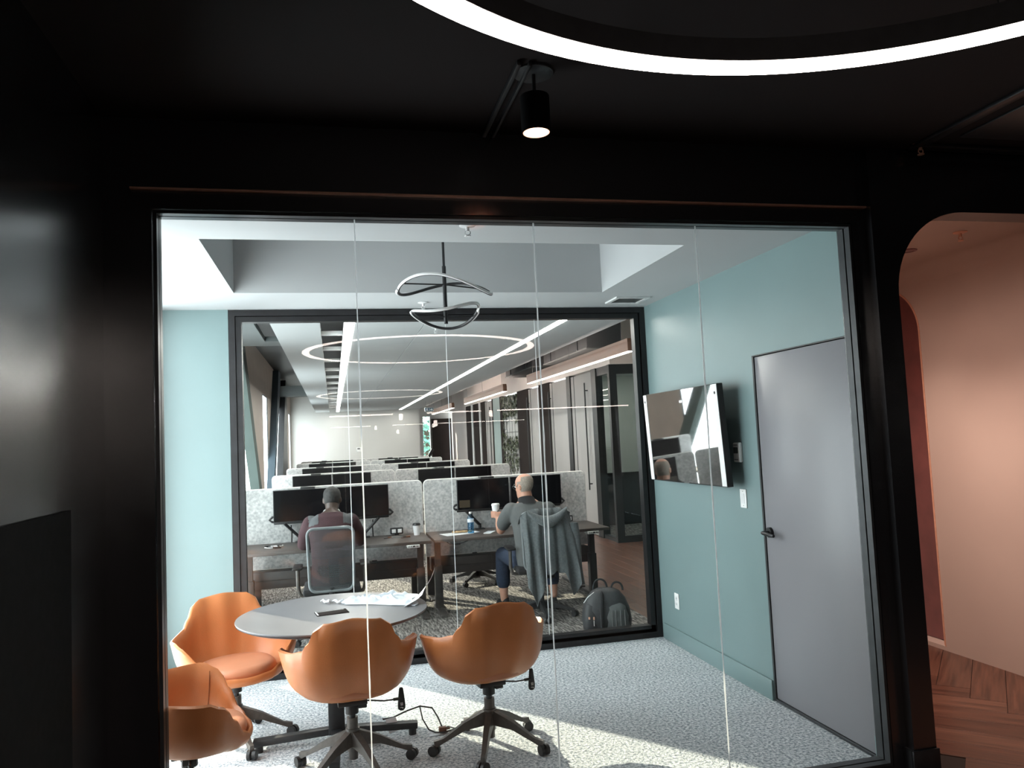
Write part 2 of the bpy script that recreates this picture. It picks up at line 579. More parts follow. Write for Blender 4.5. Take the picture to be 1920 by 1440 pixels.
# ---- dark lounge shell
def arch(x0, x1, ztop, r, n=14, z0=0.0):
    """outline of a round-cornered opening from bottom left to bottom right"""
    pts = [(x0, z0)]
    pts += [(x0+r-r*math.cos(a), ztop-r+r*math.sin(a)) for a in [PI/2*k/n for k in range(n+1)]]
    pts += [(x1-r+r*math.sin(a), ztop-r+r*math.cos(a)) for a in [PI/2*k/n for k in range(n+1)]]
    pts += [(x1, z0)]
    return pts
wf = MB()
wf.box(-.87, -.690, 3.30, 3.42, -.05, ZCOR)
wf.box(2.563, 2.64, 3.30, 3.42, -.05, ZCOR)
wf.box(-.690, 2.563, 3.30, 3.42, 2.675, ZCOR)
wf.box(-.690, 2.563, 3.30, 3.42, -.05, .034)
wf.prism([(2.64, -.05)]+arch(2.765, 5.3, 2.728, .42, 14, -.05)+[(6.0, -.05), (6.0, ZCOR), (2.64, ZCOR)], 1, 3.25, 3.40)
struct('wall_front', wf, M['black_wall'], 'black wall with wide glazed opening and round-cornered archway at right', 'wall')
struct('wall_left', MB().box(-.97, -.87, -4.1, 3.42, -.05, ZCOR), M['black_wall'], 'satin black side wall at far left with soft grey sheen', 'wall')
struct('wall_back', MB().box(-1.05, 6.1, -4.1, -4, -.05, ZCOR), M['black_wall'], 'black wall behind the viewpoint of the lounge', 'wall')
struct('wall_right', MB().box(6.0, 6.1, -4.1, 3.42, -.05, ZCOR), M['black_wall'], 'black end wall of the lounge right of the archway', 'wall')
struct('ceiling', MB().box(-1.05, 6.1, -4.1, 3.42, ZCOR, ZCOR+.1), M['black_ceiling'], 'black ceiling of the dark lounge above the ring light', 'ceiling')
struct('baseboard_front', MB().box(2.625, 2.772, 3.236, 3.25, 0, .112, .003).box(2.625, 2.64, 3.25, 3.30, 0, .112).box(5.3, 6, 3.236, 3.25, 0, .112), M['black_metal'], 'black baseboard at the foot of the archway pier', 'baseboard')
struct('trim_1', MB().box(-.765, 2.643, 3.278, 3.30, 2.748, 2.757, .002), M['copper'], 'thin copper strip across black wall above the glazed opening', 'trim')
tag(MB().box(-.87, -.858, -1.2, 2.86, .05, 1.508, .002).build('wall_panel', M['black_matte']), 'matt black panel set low on the satin wall at far left', 'panel')

# ---- room beyond the archway
wp = MB()
wp.prism([(3.42, 0)]+arch(4.84, 5.93, 2.703, .37, 14, 0)+[(6.1, 0), (6.1, 3.05), (3.42, 3.05)], 0, 4.27, 4.40)
wp.box(4.27, 4.40, 4.84, 5.93, 0, .03)
cove = [(4.27, 2.68)]+[(4.27-.12+.12*math.cos(a), 2.68+.12*math.sin(a)) for a in [PI/2*k/8 for k in range(9)]]+[(4.15, 2.84), (4.30, 2.84), (4.30, 2.68)]
n_ = len(cove)
wp.add([(x, 3.42, z) for x, z in cove]+[(x, 6.0, z) for x, z in cove], [tuple(range(n_-1, -1, -1)), tuple(range(n_, 2*n_))]+[(k, (k+1) % n_, n_+(k+1) % n_, n_+k) for k in range(n_)])
struct('wall_right', wp, M['blush'], 'blush plaster wall curving into the ceiling beyond the archway', 'wall')
struct('ceiling', MB().box(2.70, 4.40, 3.40, 6.0, 2.80, 2.90), M['blush'], 'blush ceiling beyond the archway with sprinkler', 'ceiling')
struct('wall_back', MB().box(2.70, 4.40, 6.0, 6.1, 0, 3.1), M['blush'], 'blush end wall hidden behind the archway pier', 'wall')
struct('wall_left', MB().box(2.70, 2.765, 3.42, 6.0, 0, 3.1), M['blush'], 'blush plaster back of the meeting room side wall', 'wall')
struct('wall_right', MB().box(5.6, 5.7, 3.42, 6.0, 0, 3.1).box(4.4, 5.7, 5.95, 6.0, 0, 3.1), M['blush'], 'blush wall of the space past the burgundy niche', 'wall')
nb = thing('niche_bench', 'tall burgundy upholstered niche with round top and copper edge', 'niche', (4.27, 5.385, 0), kind='structure')
np_ = [(y-5.385, z) for y, z in arch(4.85, 5.92, 2.695, .36, 14, .035)]
MB().prism(np_, 0, .10, .13).build('upholstered_panel', M['burgundy'], nb)
e1, e2 = arch(4.84, 5.93, 2.703, .37, 14, .03), arch(4.853, 5.917, 2.69, .357, 14, .043)
rim = MB()
k_ = len(e1)
vs = [(-.004, y-5.385, z) for y, z in e1]+[(-.004, y-5.385, z) for y, z in e2]+[(.12, y-5.385, z) for y, z in e1]+[(.12, y-5.385, z) for y, z in e2]
fs = []
for k in range(k_-1):
    fs += [(k, k+1, k_+k+1, k_+k), (2*k_+k, 3*k_+k, 3*k_+k+1, 2*k_+k+1), (k, 2*k_+k, 2*k_+k+1, k+1), (k_+k, k_+k+1, 3*k_+k+1, 3*k_+k)]
fs += [(0, k_, 3*k_, 2*k_), (k_-1, 3*k_-1, 4*k_-1, 2*k_-1)]
rim.add(vs, fs)
rim.build('copper_edge', M['copper'], nb)

# ---- meeting room shell
struct('wall_back', MB().box(XL, -.735, 6.0, 6.10, 0, ZC), M['teal'], 'pale teal wall left of the inner glass partition', 'wall')
wr = MB()
D0, D1, DZ = 3.452, 4.352, 2.118
wr.box(XR, 2.70, 3.42, D0-.008, 0, ZC)
wr.box(XR, 2.70, D1+.008, 6.10, 0, ZC)
wr.box(XR, 2.70, D0-.008, D1+.008, DZ+.008, ZC)
struct('wall_right', wr, M['teal'], 'teal side wall carrying the television and grey door', 'wall')
struct('wall_front', MB().box(XL, -.97, 3.32, 3.42, 0, ZC), M['white_wall'], 'inner face of front wall left of the glazing', 'wall')
struct('baseboard_right', MB().box(XR-.014, XR, D1+.012, 5.955, 0, .124, .003).box(XR-.014, XR, 3.42, D0-.012, 0, .124, .003), M['teal'], 'teal baseboard along the wall under the television', 'baseboard')
RX0, RX1, RY0, RY1 = -.616, 1.982, 3.977, 5.358
c = MB()
c.box(XL, RX0, 3.42, 6.06, ZC, ZC+.02).box(RX1, 2.70, 3.42, 6.06, ZC, ZC+.02)
c.box(RX0, RX1, 3.42, RY0, ZC, ZC+.02).box(RX0, RX1, RY1, 6.06, ZC, ZC+.02)
c.box(RX0-.02, RX0, RY0-.02, RY1+.02, ZC+.02, 3.32).box(RX1, RX1+.02, RY0-.02, RY1+.02, ZC+.02, 3.32)
c.box(RX0, RX1, RY0-.02, RY0, ZC+.02, 3.32).box(RX0, RX1, RY1, RY1+.02, ZC+.02, 3.32)
c.box(RX0-.02, RX1+.02, RY0-.02, RY1+.02, 3.30, 3.34)
struct('ceiling', c, M['white_ceiling'], 'white meeting room ceiling with deep rectangular recess', 'ceiling')

# ---- grey door with lever handle
d = thing('door_1', 'flush grey door with dark lever handle in teal wall', 'door', (XR, 0, 0), kind='structure')
MB().box(.006, .048, D0+.004, D1-.012, .022, DZ-.004, .002).build('door_leaf', M['door'], d)
MB().box(.05, .11, D0-.007, D1+.007, 0, DZ+.007).build('reveal', M['black_matte'], d, 0)
MB().box(-.001, .04, D1-.010, D1+.007, .004, DZ).box(-.001, .04, D0-.007, D1+.007, DZ, DZ+.007).build('shadow_gap_trim', M['black_metal'], d, 0)
MB().box(-.004, .02, D0+.004, D1-.012, .004, .020, .002).build('door_sweep', M['frame'], d)
h = MB().cyl((-.012, 4.286, 1.03), (.006, 4.286, 1.03), .031, 24).cyl((-.052, 4.286, 1.03), (0, 4.286, 1.03), .011, 14).build('handle', M['frame_dark'], d)
MB().tube([(-.05, 4.290, 1.03), (-.055, 4.27, 1.03), (-.055, 4.20, 1.026), (-.052, 4.165, 1.024)], [.011, .012, .011, .009], 12).build('lever', M['frame_dark'], h)

# ---- front glazing: frame, four panes, three clear joints
def ringframe(x0, x1, z0, z1, w, ya, yb):
    return MB().box(x0, x0+w, ya, yb, z0, z1).box(x1-w, x1, ya, yb, z0, z1).box(x0+w, x1-w, ya, yb, z0, z0+w).box(x0+w, x1-w, ya, yb, z1-w, z1)
w1 = thing('window_1', 'wide black-framed front glazing of four butt-jointed panes', 'window', (0, YF, 0), kind='structure')
GX0, GX1, GZ0, GZ1 = -.684, 2.557, .036, 2.669
ringframe(GX0, GX1, GZ0, GZ1, .014, -.002, .036).build('outer_frame', M['frame'], w1, 0)
ringframe(GX0, GX1, GZ0, GZ1, .014, .046, .088).build('inner_frame', M['frame'], w1, 0)
ringframe(GX0, GX1, GZ0, GZ1, .006, .036, .046).build('groove', M['black_matte'], w1, 0)
js = [GX0+.006, .118, .921, 1.728, GX1-.006]
for a, b in zip(js[:-1], js[1:]):
    MB().add([(a+.0035, .041, GZ0+.006), (b-.0035, .041, GZ0+.006), (b-.0035, .041, GZ1-.006), (a+.0035, .041, GZ1-.006)], [(0, 1, 2, 3)]).build('pane', M['glass'], w1, 0)
for x in js[1:-1]:
    z = MB()
    pts = [(x+random.uniform(-.0008, .0008), .041, GZ0+.01+(GZ1-GZ0-.02)*k/24) for k in range(25)]
    z.tube(pts, [.0032+random.uniform(-.0006, .0012) for _ in pts], 6)
    z.build('silicone_joint', M['joint'], w1)

# ---- inner glass partition
w2 = thing('window_2', 'black-framed glass partition between meeting room and open office', 'window', (0, YB, 0), kind='structure')
BX0, BX1, BZ0, BZ1 = -.733, 2.586, 0.0, 2.727
ringframe(BX0, BX1, BZ0, BZ1, .045, 0, .10).build('outer_frame', M['frame_dark'], w2, 0)
ringframe(BX0+.049, BX1-.055, .03, BZ1-.049, .040, .012, .09).box(BX0+.05, BX1-.05, .012, .09, .03, .098).build('inner_frame', M['frame_dark'], w2, 0)
ringframe(BX0+.044, BX1-.044, BZ0+.02, BZ1-.044, .01, .02, .08).build('groove', M['black_matte'], w2, 0)
jb = [BX0+.08, .120, .90, 1.635, BX1-.086]
for a, b in zip(jb[:-1], jb[1:]):
    MB().add([(a+.003, .05, .098), (b-.003, .05, .098), (b-.003, .05, BZ1-.085), (a+.003, .05, BZ1-.085)], [(0, 1, 2, 3)]).build('pane', M['glass'], w2, 0)
for x in jb[1:-1]:
    MB().tube([(x, .05, .1), (x, .05, BZ1-.087)], .0028, 6).build('silicone_joint', M['joint'], w2)

# ---- facade with daylight windows
def facade(name, y0, y1, m, label):
    mb = MB()
    y = y0
    for a, b in FACADE:
        if b < y0 or a > y1:
            continue
        if a > y:
            mb.box(-1.272, XL, y, a, 0, 3.5)
        mb.box(-1.272, XL, a, b, 0, WZ0).box(-1.272, XL, a, b, WZ1, 3.5)
        y = b
    mb.box(-1.272, XL, y, y1, 0, 3.5)
    return struct(name, mb, m, label, 'wall')
facade('wall_left', 3.32, 6.06, M['white_wall'], 'window wall of the meeting room just left of view')
facade('wall_left', 6.06, 28.2, M['tan_wall'], 'tan window piers along the left of the open office')
for i, (a, b) in enumerate(FACADE):
    lab = ['tall facade window beside the meeting room table', 'narrow facade window just behind the teal wall', 'broad facade window crossed by the nearest diagonal brace',
           'bright narrow facade window between the two diagonal braces', 'facade window hidden behind the blue-grey brace', 'last sliver of facade window before the white end wall'][i]
    w = thing('window_%d' % (i+3), lab, 'window', (-1.256, (a+b)/2, WZ0), kind='structure')
    L, Hh = b-a, WZ1-WZ0
    MB().box(-.014, .004, -L/2, -L/2+.03, 0, Hh).box(-.014, .004, L/2-.03, L/2, 0, Hh).box(-.014, .004, -L/2+.03, L/2-.03, 0, .03).box(-.014, .004, -L/2+.03, L/2-.03, Hh-.03, Hh).build('window_frame', M['frame'], w, 0)
    MB().add([(0, -L/2+.03, .03), (0, L/2-.03, .03), (0, L/2-.03, Hh-.03), (0, -L/2+.03, Hh-.03)], [(0, 1, 2, 3)]).build('pane', M['win_glass'], w, 0)

# diagonal steel braces in front of the facade, and a dark column
def brace(name, y_lo0, y_lo1, z_lo, y_hi0, y_hi1, z_hi, x0, x1, m, label, cat='brace'):
    mb = MB().prism([(y_lo0, z_lo), (y_lo1, z_lo), (y_hi1, z_hi), (y_hi0, z_hi)], 0, x0, x1)
    tag(mb.build(name, m, None, 0), label, cat, kind='structure')
M['brace_green'] = mk('grey_green_steel', (.075, .098, .090, 1), (.062, .082, .076, 1), 4, .75, spec=.2)
M['brace_blue'] = mk('blue_grey_steel', (.055, .075, .092, 1), (.045, .064, .08, 1), 4, .7, spec=.3)
ez = lambda ya, za, yb, zb, z: ya+(yb-ya)*(z-za)/(zb-za)
brace('diagonal_brace', ez(11.64, 2.0, 12.56, 1.07, 0), ez(11.64, 2.0, 12.56, 1.07, 0)+.42, 0, ez(11.64, 2.0, 12.56, 1.07, 3.4)-.05, ez(11.64, 2.0, 12.56, 1.07, 3.4)+.32, 3.4, -1.26, -1.125, M['brace_green'], 'grey-green diagonal steel brace leaning across left office window')
brace('diagonal_brace', ez(17.02, 2.69, 15.69, 1.17, 0), ez(17.74, 2.8, 16.02, 1.13, 0), 0, ez(17.02, 2.69, 15.69, 1.17, 3.4), ez(17.74, 2.8, 16.02, 1.13, 3.4), 3.4, -1.26, -1.125, M['brace_blue'], 'blue-grey diagonal steel brace rising behind the white window strip')
brace('steel_column', 17.3, 20.15, 0, 20.2, 20.45, 3.4, -1.26, -1.125, M['black_metal'], 'near-black steel column left of the white end wall', 'column')

# ---- open office ceiling: light panels between two light lines, dark slot with rungs
ce = thing('ceiling', 'suspended white panel ceiling of the open office', 'ceiling', (0, 0, 0), kind='structure')
ys = [6.12, 7.71, 11.26, 14.76, 18.24, 21.7, 24.25]
for x0, x1 in ((-.49, -.08), (.212, .826), (.832, 2.035), (2.12, 2.70)):
    for a, b in zip(ys[:-1], ys[1:]):
        MB().box(x0, x1, a+.003, b-.003, ZC, ZC+.04, .003).build('ceiling_panel', M['white_ceiling'], ce, 0)
for k in range(14):
    y = 7.56+1.2*k
    MB().box(-.08, .118, y, y+.05, ZC+.02, ZC+.06).build('slot_rung', M['white_metal'], ce, 0)
struct('ceiling', MB().box(-1.47, 6.1, 6.02, 28.2, 3.45, 3.55), M['black_metal'], 'dark exposed ceiling above the office panels and ducts', 'ceiling')
M['soffit'] = mk('soffit_in_shade', (.13, .145, .145, 1), None, 3, .7)  # soffit lies in shade; that darkness is put into its grey
struct('ceiling', MB().box(XL, -.63, 6.10, 8.3, 2.75, 2.80).box(-.63, -.49, 7.95, 8.3, 2.75, 2.80).box(XL, -.49, 19.5, 20.0, 2.95, 3.2), M['soffit'], 'shaded soffit strip at upper left beyond the inner glass', 'ceiling')
struct('wall_front', MB().box(XL, 6.1, 6.02, 6.10, ZC, 3.45).box(2.70, 6.1, 6.02, 6.10, 0, ZC), M['warm_wall'], 'office side of the partition head above the glass', 'wall')

# ---- far office walls
struct('wall_back', MB().box(-1.47, 2.69, 24.6, 24.7, 0, 3.45), M['white_wall'], 'white end wall behind the last desk row', 'wall')
we = MB().box(2.59, 3.17, 28.0, 28.1, 0, 3.45).box(3.47, 4.4, 28.0, 28.1, 0, 3.45).box(3.17, 3.47, 28.0, 28.1, 2.60, 3.45).box(2.59, 2.69, 24.7, 28.0, 0, 3.45)
struct('wall_back', we, M['white_wall'], 'end wall of the corridor with narrow green window', 'wall')
w = thing('window_9', 'narrow corridor window showing trees, past the white end wall', 'window', (3.32, 28.02, 0), kind='structure')
MB().add([(-.15, 0, 0), (.15, 0, 0), (.15, 0, 2.6), (-.15, 0, 2.6)], [(0, 1, 2, 3)]).build('pane', M['win_glass'], w, 0)
MB().box(-.15, -.125, -.04, .04, 0, 2.6).box(.125, .15, -.04, .04, 0, 2.6).build('window_frame', M['white_metal'], w, 0)
MB().bar((-.2, -.1, .75), (.2, -.1, 1.42), .1, .10).build('brace_end', M['black_metal'], w, 0)
struct('trim_2', MB().box(3.49, 4.22, 27.9, 27.99, 0, 2.50), M['brown_panel'], 'dark brown panel beside the narrow corridor window', 'panel')
XW = 4.22
M['booth_wall'] = mk('grey_green_booth_wall', (.52, .56, .52, 1), None, 2, .6)
wb = MB().box(XW, XW+.12, 11.25, 28.0, 2.75, 3.45).box(XW+.12, 6.1, 11.25, 11.37, 2.75, 3.45).box(XW, XW+.6, 24.6, 27.6, 0, 2.75)
struct('wall_right', wb, M['warm_wall'], 'warm white bulkhead above the phone booths with white pier behind', 'wall')
struct('wall_right', MB().box(6.0, 6.1, 6.1, 13.6, 0, 3.45).box(5.2, 6.0, 13.5, 13.6, .95, 2.75), M['booth_wall'], 'pale wall inside the corner phone booth', 'wall')
struct('trim_3', MB().box(4.34, 6.0, 13.44, 13.5, 0, .95).box(5.94, 6.0, 11.4, 13.5, 0, .95), M['black_matte'], 'black wainscot inside the corner phone booth', 'wainscot')
struct('wall_right', MB().box(4.34, 5.2, 13.5, 13.6, 0, 2.75), M['booth_wall'], 'white back wall of the corner phone booth', 'wall')

bf = thing('wall_right', 'dark framed glass front of the corner phone booth', 'wall', (XW, 11.25, 0), kind='structure')
for a, b in ((0, .08), (.65, .87), (2.05, 2.27)):
    MB().box(-.02, .10, a, b, 0, 2.75).build('post', M['frame_dark'], bf, 0)
MB().box(0, .08, .08, .65, 2.62, 2.75).build('header', M['frame_dark'], bf, 0)
MB().box(0, .08, .08, .65, 0, .06).build('bottom_rail', M['frame_dark'], bf, 0)
MB().box(.08, 1.8, 0, .08, 2.60, 2.75).build('header', M['frame_dark'], bf, 0)
MB().box(.08, 1.8, 0, .08, 0, .10).build('bottom_rail', M['frame_dark'], bf, 0)
MB().box(1.2, 1.3, -.01, .08, .1, 2.6).build('post', M['frame_dark'], bf, 0)
for x0, x1 in ((.08, 1.2), (1.3, 1.78)):
    MB().add([(x0, .04, .1), (x1, .04, .1), (x1, .04, 2.6), (x0, .04, 2.6)], [(0, 1, 2, 3)]).build('pane', M['booth_glass'], bf, 0)
MB().add([(.04, .08, .06), (.04, .65, .06), (.04, .65, 2.62), (.04, .08, 2.62)], [(0, 1, 2, 3)]).build('pane', M['booth_glass'], bf, 0)
struct('floor', MB().box(4.32, 6.0, 11.34, 13.5, -.004, .004), M['carpet2'], 'grey carpet inside the corner phone booth', 'floor')

pf = thing('wall_right', 'run of dark posts between the sliding booth doors', 'wall', (XW, 0, 0), kind='structure')
for a, b in ((14.70, 15.5), (16.42, 17.45), (19.05, 19.4), (20.3, 20.42), (21.4, 22.02), (22.25, 23.28), (23.55, 24.58)):
    MB().box(-.01, .10, a, b, 0, 2.75).build('post', M['brown_panel'], pf, 0)
for a, b in ((22.04, 22.23), (23.3, 23.53)):
    MB().box(-.03, .08, a, b, 0, 2.75).build('white_edge_panel', M['white_metal'], pf, 0)
MB().box(.0, .04, 19.4, 20.3, 0, 2.75).build('frosted_panel', M['frosted'], pf, 0)
M['booth_door'] = mk('pale_grey_door', (.40, .385, .37, 1), (.36, .345, .33, 1), 2, .5, stretch=(1, 1, .1))
for i, (a, b, hy, lab) in enumerate(((12.12, 13.30, 12.37, 'pale grey sliding booth door with tall bar handle, nearest of the row'), (13.52, 14.70, 14.62, 'pale grey sliding booth door, second from the corner booth'),
                                   (15.5, 16.42, 16.36, 'pale grey sliding booth door just before the ivy niche'), (20.42, 21.4, 20.5, 'pale grey sliding booth door beyond the ivy niche'))):
    dd = thing('door_%d' % (i+2), lab, 'door', (XW, (a+b)/2, 0), kind='structure')
    MB().box(0, .05, a-(a+b)/2+.01, b-(a+b)/2-.01, .01, 2.72, .003).build('door_leaf', M['booth_door'], dd)
    y = hy-(a+b)/2
    MB().cyl((-.055, y, .75), (-.055, y, 2.55), .013, 8).cyl((-.055, y, .85), (0, y, .85), .01, 8).cyl((-.055, y, 2.42), (0, y, 2.42), .01, 8).build('bar_handle', M['black_metal'], dd)
    MB().box(-.006, .05, b-(a+b)/2-.2, b-(a+b)/2-.185, .01, 2.72).build('groove_strip', M['black_metal'], dd, 0)
# ================================================================= furniture of the meeting room
CH_Z = .445
def smooth_table(tab, a):
    a = abs(a)
    for (a0, v0), (a1, v1) in zip(tab[:-1], tab[1:]):
        if a <= a1:
            t = (a-a0)/(a1-a0)
            t = t*t*(3-2*t)
            return v0+(v1-v0)*t
    return tab[-1][1]
RIMZ = [(0, .815), (30, .800), (38, .775), (47, .705), (56, .660), (72, .642), (98, .638), (110, .605), (122, .53), (136, .455), (152, .425), (180, .418)]
RIMR = [(0, .262), (28, .290), (40, .302), (56, .306), (74, .318), (96, .338), (110, .332), (124, .300), (140, .275), (160, .255), (180, .25)]
def shell_point(a, v):
    zr, rr_ = smooth_table(RIMZ, a), smooth_table(RIMR, a)
    zb = .362
    r = rr_*(1-(1-v)**2.35)
    # upper rim flares outward on the arms
    fl = .027*max(0, 1-abs(abs(a)-95)/35)*v**6
    z = zb+(zr-zb)*(v**(2.25 if zr > .5 else 2.6))
    r += fl
    x, y = r*math.sin(R(a)), -r*math.cos(R(a))
    y += .02
    return Vector((x*1.0, y, z))
def make_shell():
    na, nv = 72, 12
    outer, inner = [], []
    angs = [-180+360*k/na for k in range(na)]
    mb = MB()
    rings = []
    vals = [.10]+[.10+.90*(i/nv) for i in range(1, nv+1)]
    for v in vals:
        rings.append([shell_point(a, v) for a in angs])
    # inner surface: offset towards the axis
    inn = []
    for v in reversed(vals):
        ring = []
        for a in angs:
            p = shell_point(a, v)
            q = shell_point(a, max(.10, v-.05))
            h = Vector((0, .02, 0))
            rad = Vector((p.x, p.y-.02, 0))
            L = rad.length
            t = .032 if v < .97 else .022
            dirr = rad.normalized() if L > 1e-5 else Vector((0, 0, 0))
            n = p-dirr*min(t, L*.5)
            n.z += .012*(1-v) + (-.004 if v > .97 else 0)
            ring.append(n)
        inn.append(ring)
    # rounded lip
    lip = []
    for a, p, q in zip(angs, rings[-1], inn[0]):
        lip.append((p+q)/2+Vector((0, 0, .010)))
    mb.rings(rings+[lip]+inn, cap=True)
    return mb
def star_base(root, m, legs=5, rad=.31, rot=0, hub=.105, name='leg', rise=0):
    for k in range(legs):
        a = rot+2*PI*k/legs
        d = Vector((math.cos(a), math.sin(a), 0))
        s = Vector((-d.y, d.x, 0))
        vs = []
        for t, w, z1, z0 in ((.03, .024, hub+.045+rise, hub-.028+rise), (.14, .021, hub+.018+rise*.62, hub-.022+rise*.62), (rad-.05, .016, hub-.020, hub-.042), (rad, .014, hub-.030, hub-.066)):
            c = d*t
            vs.append([c-s*w+Vector((0, 0, z0)), c+s*w+Vector((0, 0, z0)), c+s*w*.75+Vector((0, 0, z1)), c-s*w*.75+Vector((0, 0, z1))])
        lg = MB().rings(vs).build(name, m, root, 30)
        c = d*rad
        cs = MB().cyl(c+Vector((0, 0, hub-.060)), c+Vector((0, 0, .03)), .009, 8)
        t = (s*.8+d*.6).normalized()
        for sg in (-1, 1):
            cs.cyl(c+t*(sg*.006)+Vector((0, 0, .0275)), c+t*(sg*.024)+Vector((0, 0, .0275)), .0272, 16)
        cs.build('caster', M['black_plastic'], lg, 30)
def make_tub_chair(name, label):
    t = thing(name, label, 'chair')
    make_shell().build('shell', M['leather'], t, 60)
    cu = MB()
    rr = []
    n = 40
    for z, s in ((.404, .78), (.412, .97), (.432, 1.0), (.450, .985), (.463, .93), (.471, .80), (.476, .55), (.478, .25)):
        rr.append([Vector((.212*s*math.copysign(abs(math.cos(2*PI*k/n))**.85, math.cos(2*PI*k/n)), .03+.215*s*math.copysign(abs(math.sin(2*PI*k/n))**.85, math.sin(2*PI*k/n)), z)) for k in range(n)])
    cu.rings(rr)
    cu.build('seat_cushion', M['leather2'], t, 60)
    for sg in (-1, 1):
        pts = []
        for v in [.40+.58*i/14 for i in range(15)]:
            p = shell_point(sg*104, v)
            L = math.hypot(p.x, p.y-.02)
            pts.append(Vector((p.x*(1-.034/L), .02+(p.y-.02)*(1-.034/L), p.z+.012*(1-v))))
        MB().tube(pts, .0022, 5).build('seam', M['stitch'], t)
    MB().box(-.075, .075, -.075, .075, .345, .372, .006).cyl((0, 0, .29), (0, 0, .35), .034, 16).box(.03, .075, -.03, .03, .315, .35, .004).build('tilt_mechanism', M['black_plastic'], t)
    MB().cyl((0, 0, .19), (0, 0, .345), .0165, 16).build('gas_lift', M['frame'], t)
    MB().cyl((0, 0, .10), (0, 0, .27), .029, 20).cyl((0, 0, .06), (0, 0, .11), .024, 20).cyl((0, 0, .19), (0, 0, .215), .036, 20).build('column', M['chair_metal'], t)
    star_base(t, M['chair_metal'], rot=CHROT[0], rise=.055)
    lv = MB().tube([(.06, 0, .345), (.11, 0, .338), (.165, 0, .328), (.225, 0, .328)], .0042, 8).cyl((.215, 0, .328), (.25, 0, .328), .008, 8).build('lever', M['black_plastic'], t)
    pr = []
    for z, w in ((.385, .006), (.380, .011), (.350, .015), (.318, .0185), (.290, .021), (.275, .019), (.267, .010)):
        pr.append([Vector((.258+w*math.cos(a), .009*math.sin(a)*.8, z)) for a in [2*PI*k/14 for k in range(14)]])
    pd = MB().rings(pr).build('lever_paddle', M['black_plastic'], lv)
    return t
CHROT = [R(25)]
def add_mark(t):
    """small white print on the lever paddle"""
    for ch in t.children:
        if ch.name.startswith('lever'):
            mk_ = MB()
            y = -.0095
            for z0, z1, x0, x1 in ((.306, .309, -.006, .000), (.300, .303, -.006, .000), (.294, .297, -.006, .000), (.303, .309, -.006, -.004), (.294, .303, -.002, .000), (.294, .309, .003, .006), (.283, .2855, -.008, .004), (.279, .283, .002, .008)):
                mk_.box(.258+x0, .258+x1, y-.0008, y+.004, z0, z1)
            mk_.build('white_print', M['white_plastic'], ch, 0)
c3 = make_tub_chair('tub_chair', 'tan leather tub chair with its back to the front glass, right of the table')
add_mark(c3)
c3.location = (.790, 4.255, 0)
c3.rotation_euler = (0, 0, R(10))
c2 = dup(c3, (.055, 4.22, 0), R(3), 'tan leather tub chair with its back to the front glass, tucked under the round table', 'tan tub chairs')
c1 = dup(c3, (-.59, 4.83, 0), R(-157), 'tan leather tub chair at the teal wall, its open seat facing the round table', 'tan tub chairs')
c4 = dup(c3, (-.665, 3.79, 0), R(-80), 'tan leather tub chair cut off by the left frame of the front glass', 'tan tub chairs')
c3['group'] = 'tan tub chairs'
for ch_, dl_ in ((c2, -20), (c1, -9)):
    for o in ch_.children:
        if o.name.startswith('leg'):
            o.rotation_euler = (0, 0, R(dl_))

TX, TY, TZ = -.027, 4.625, .735
t = thing('round_table', 'round grey-topped meeting table with dark four-legged base', 'table', (TX, TY, 0))
MB().lathe([(.47, TZ-.030), (.505, TZ-.027), (.532, TZ-.012), (.535, TZ-.004), (.534, TZ)], n=72).build('table_top', M['table_top'], t, 25)
MB().lathe([(.470, TZ-.034), (.528, TZ-.0155), (.534, TZ-.0125), (.470, TZ-.029)], n=72, cap=False).build('edge_band', M['brown_panel'], t, 25)
MB().box(-.045, .045, -.045, .045, .06, TZ-.03, .006).build('column', M['black_metal'], t)
MB().box(-.2, .2, -.2, .2, TZ-.045, TZ-.031, .003).build('top_plate', M['black_metal'], t)
for k in range(4):
    a = R(-2)+k*PI/2
    dx, dy = math.cos(a), math.sin(a)
    lg = MB().bar((dx*.02, dy*.02, .075), (dx*.455, dy*.455, .052), .055, .036, .004).build('leg', M['black_metal'], t)
    MB().cyl((dx*.425, dy*.425, 0), (dx*.425, dy*.425, .036), .022, 14).build('glide', M['black_plastic'], lg)
hat = MB().box(-.105, .075, -.085, .025, TZ-.002, TZ+.004, .002)
hat.xf(Matrix.Rotation(R(10), 4, 'Z'))
ho = hat.build('cable_hatch', M['brown_panel'], t)
MB().box(-.09, .06, .004, .010, TZ+.004, TZ+.005).box(-.102, -.094, -.08, .02, TZ+.003, TZ+.0052).xf(Matrix.Rotation(R(10), 4, 'Z')).build('hatch_edge', M['white_metal'], ho, 0)

# crumpled white carrier bag with an upright stiff flap
mb = MB()
nu, nv = 30, 16
random.seed(3)
for layer in (0, 1):
    pass
top, bot = [], []
for j in range(nv+1):
    for i in range(nu+1):
        u, v = i/nu, j/nv
        wv = .10+.24*min(1, u*1.5)
        x = .42*u-.02+.02*math.sin(9*v)
        y = (v-.5)*wv*1.0+.05*math.sin(3*u)-.06*u
        e = min(1, 5*min(v, 1-v))*min(1, 6*min(u+.05, 1.02-u))
        z = .004+e*(.016+.024*noise.noise(Vector((u*7, v*6, .3)))+.022*abs(noise.noise(Vector((u*15, v*13, 4)))))
        top.append(Vector((x, y, max(.003, z))))
        bot.append(Vector((x, y, .001)))
n1 = (nu+1)*(nv+1)
fs = []
idx = lambda i, j: j*(nu+1)+i
for j in range(nv):
    for i in range(nu):
        fs.append((idx(i, j), idx(i+1, j), idx(i+1, j+1), idx(i, j+1)))
        fs.append((n1+idx(i, j), n1+idx(i, j+1), n1+idx(i+1, j+1), n1+idx(i+1, j)))
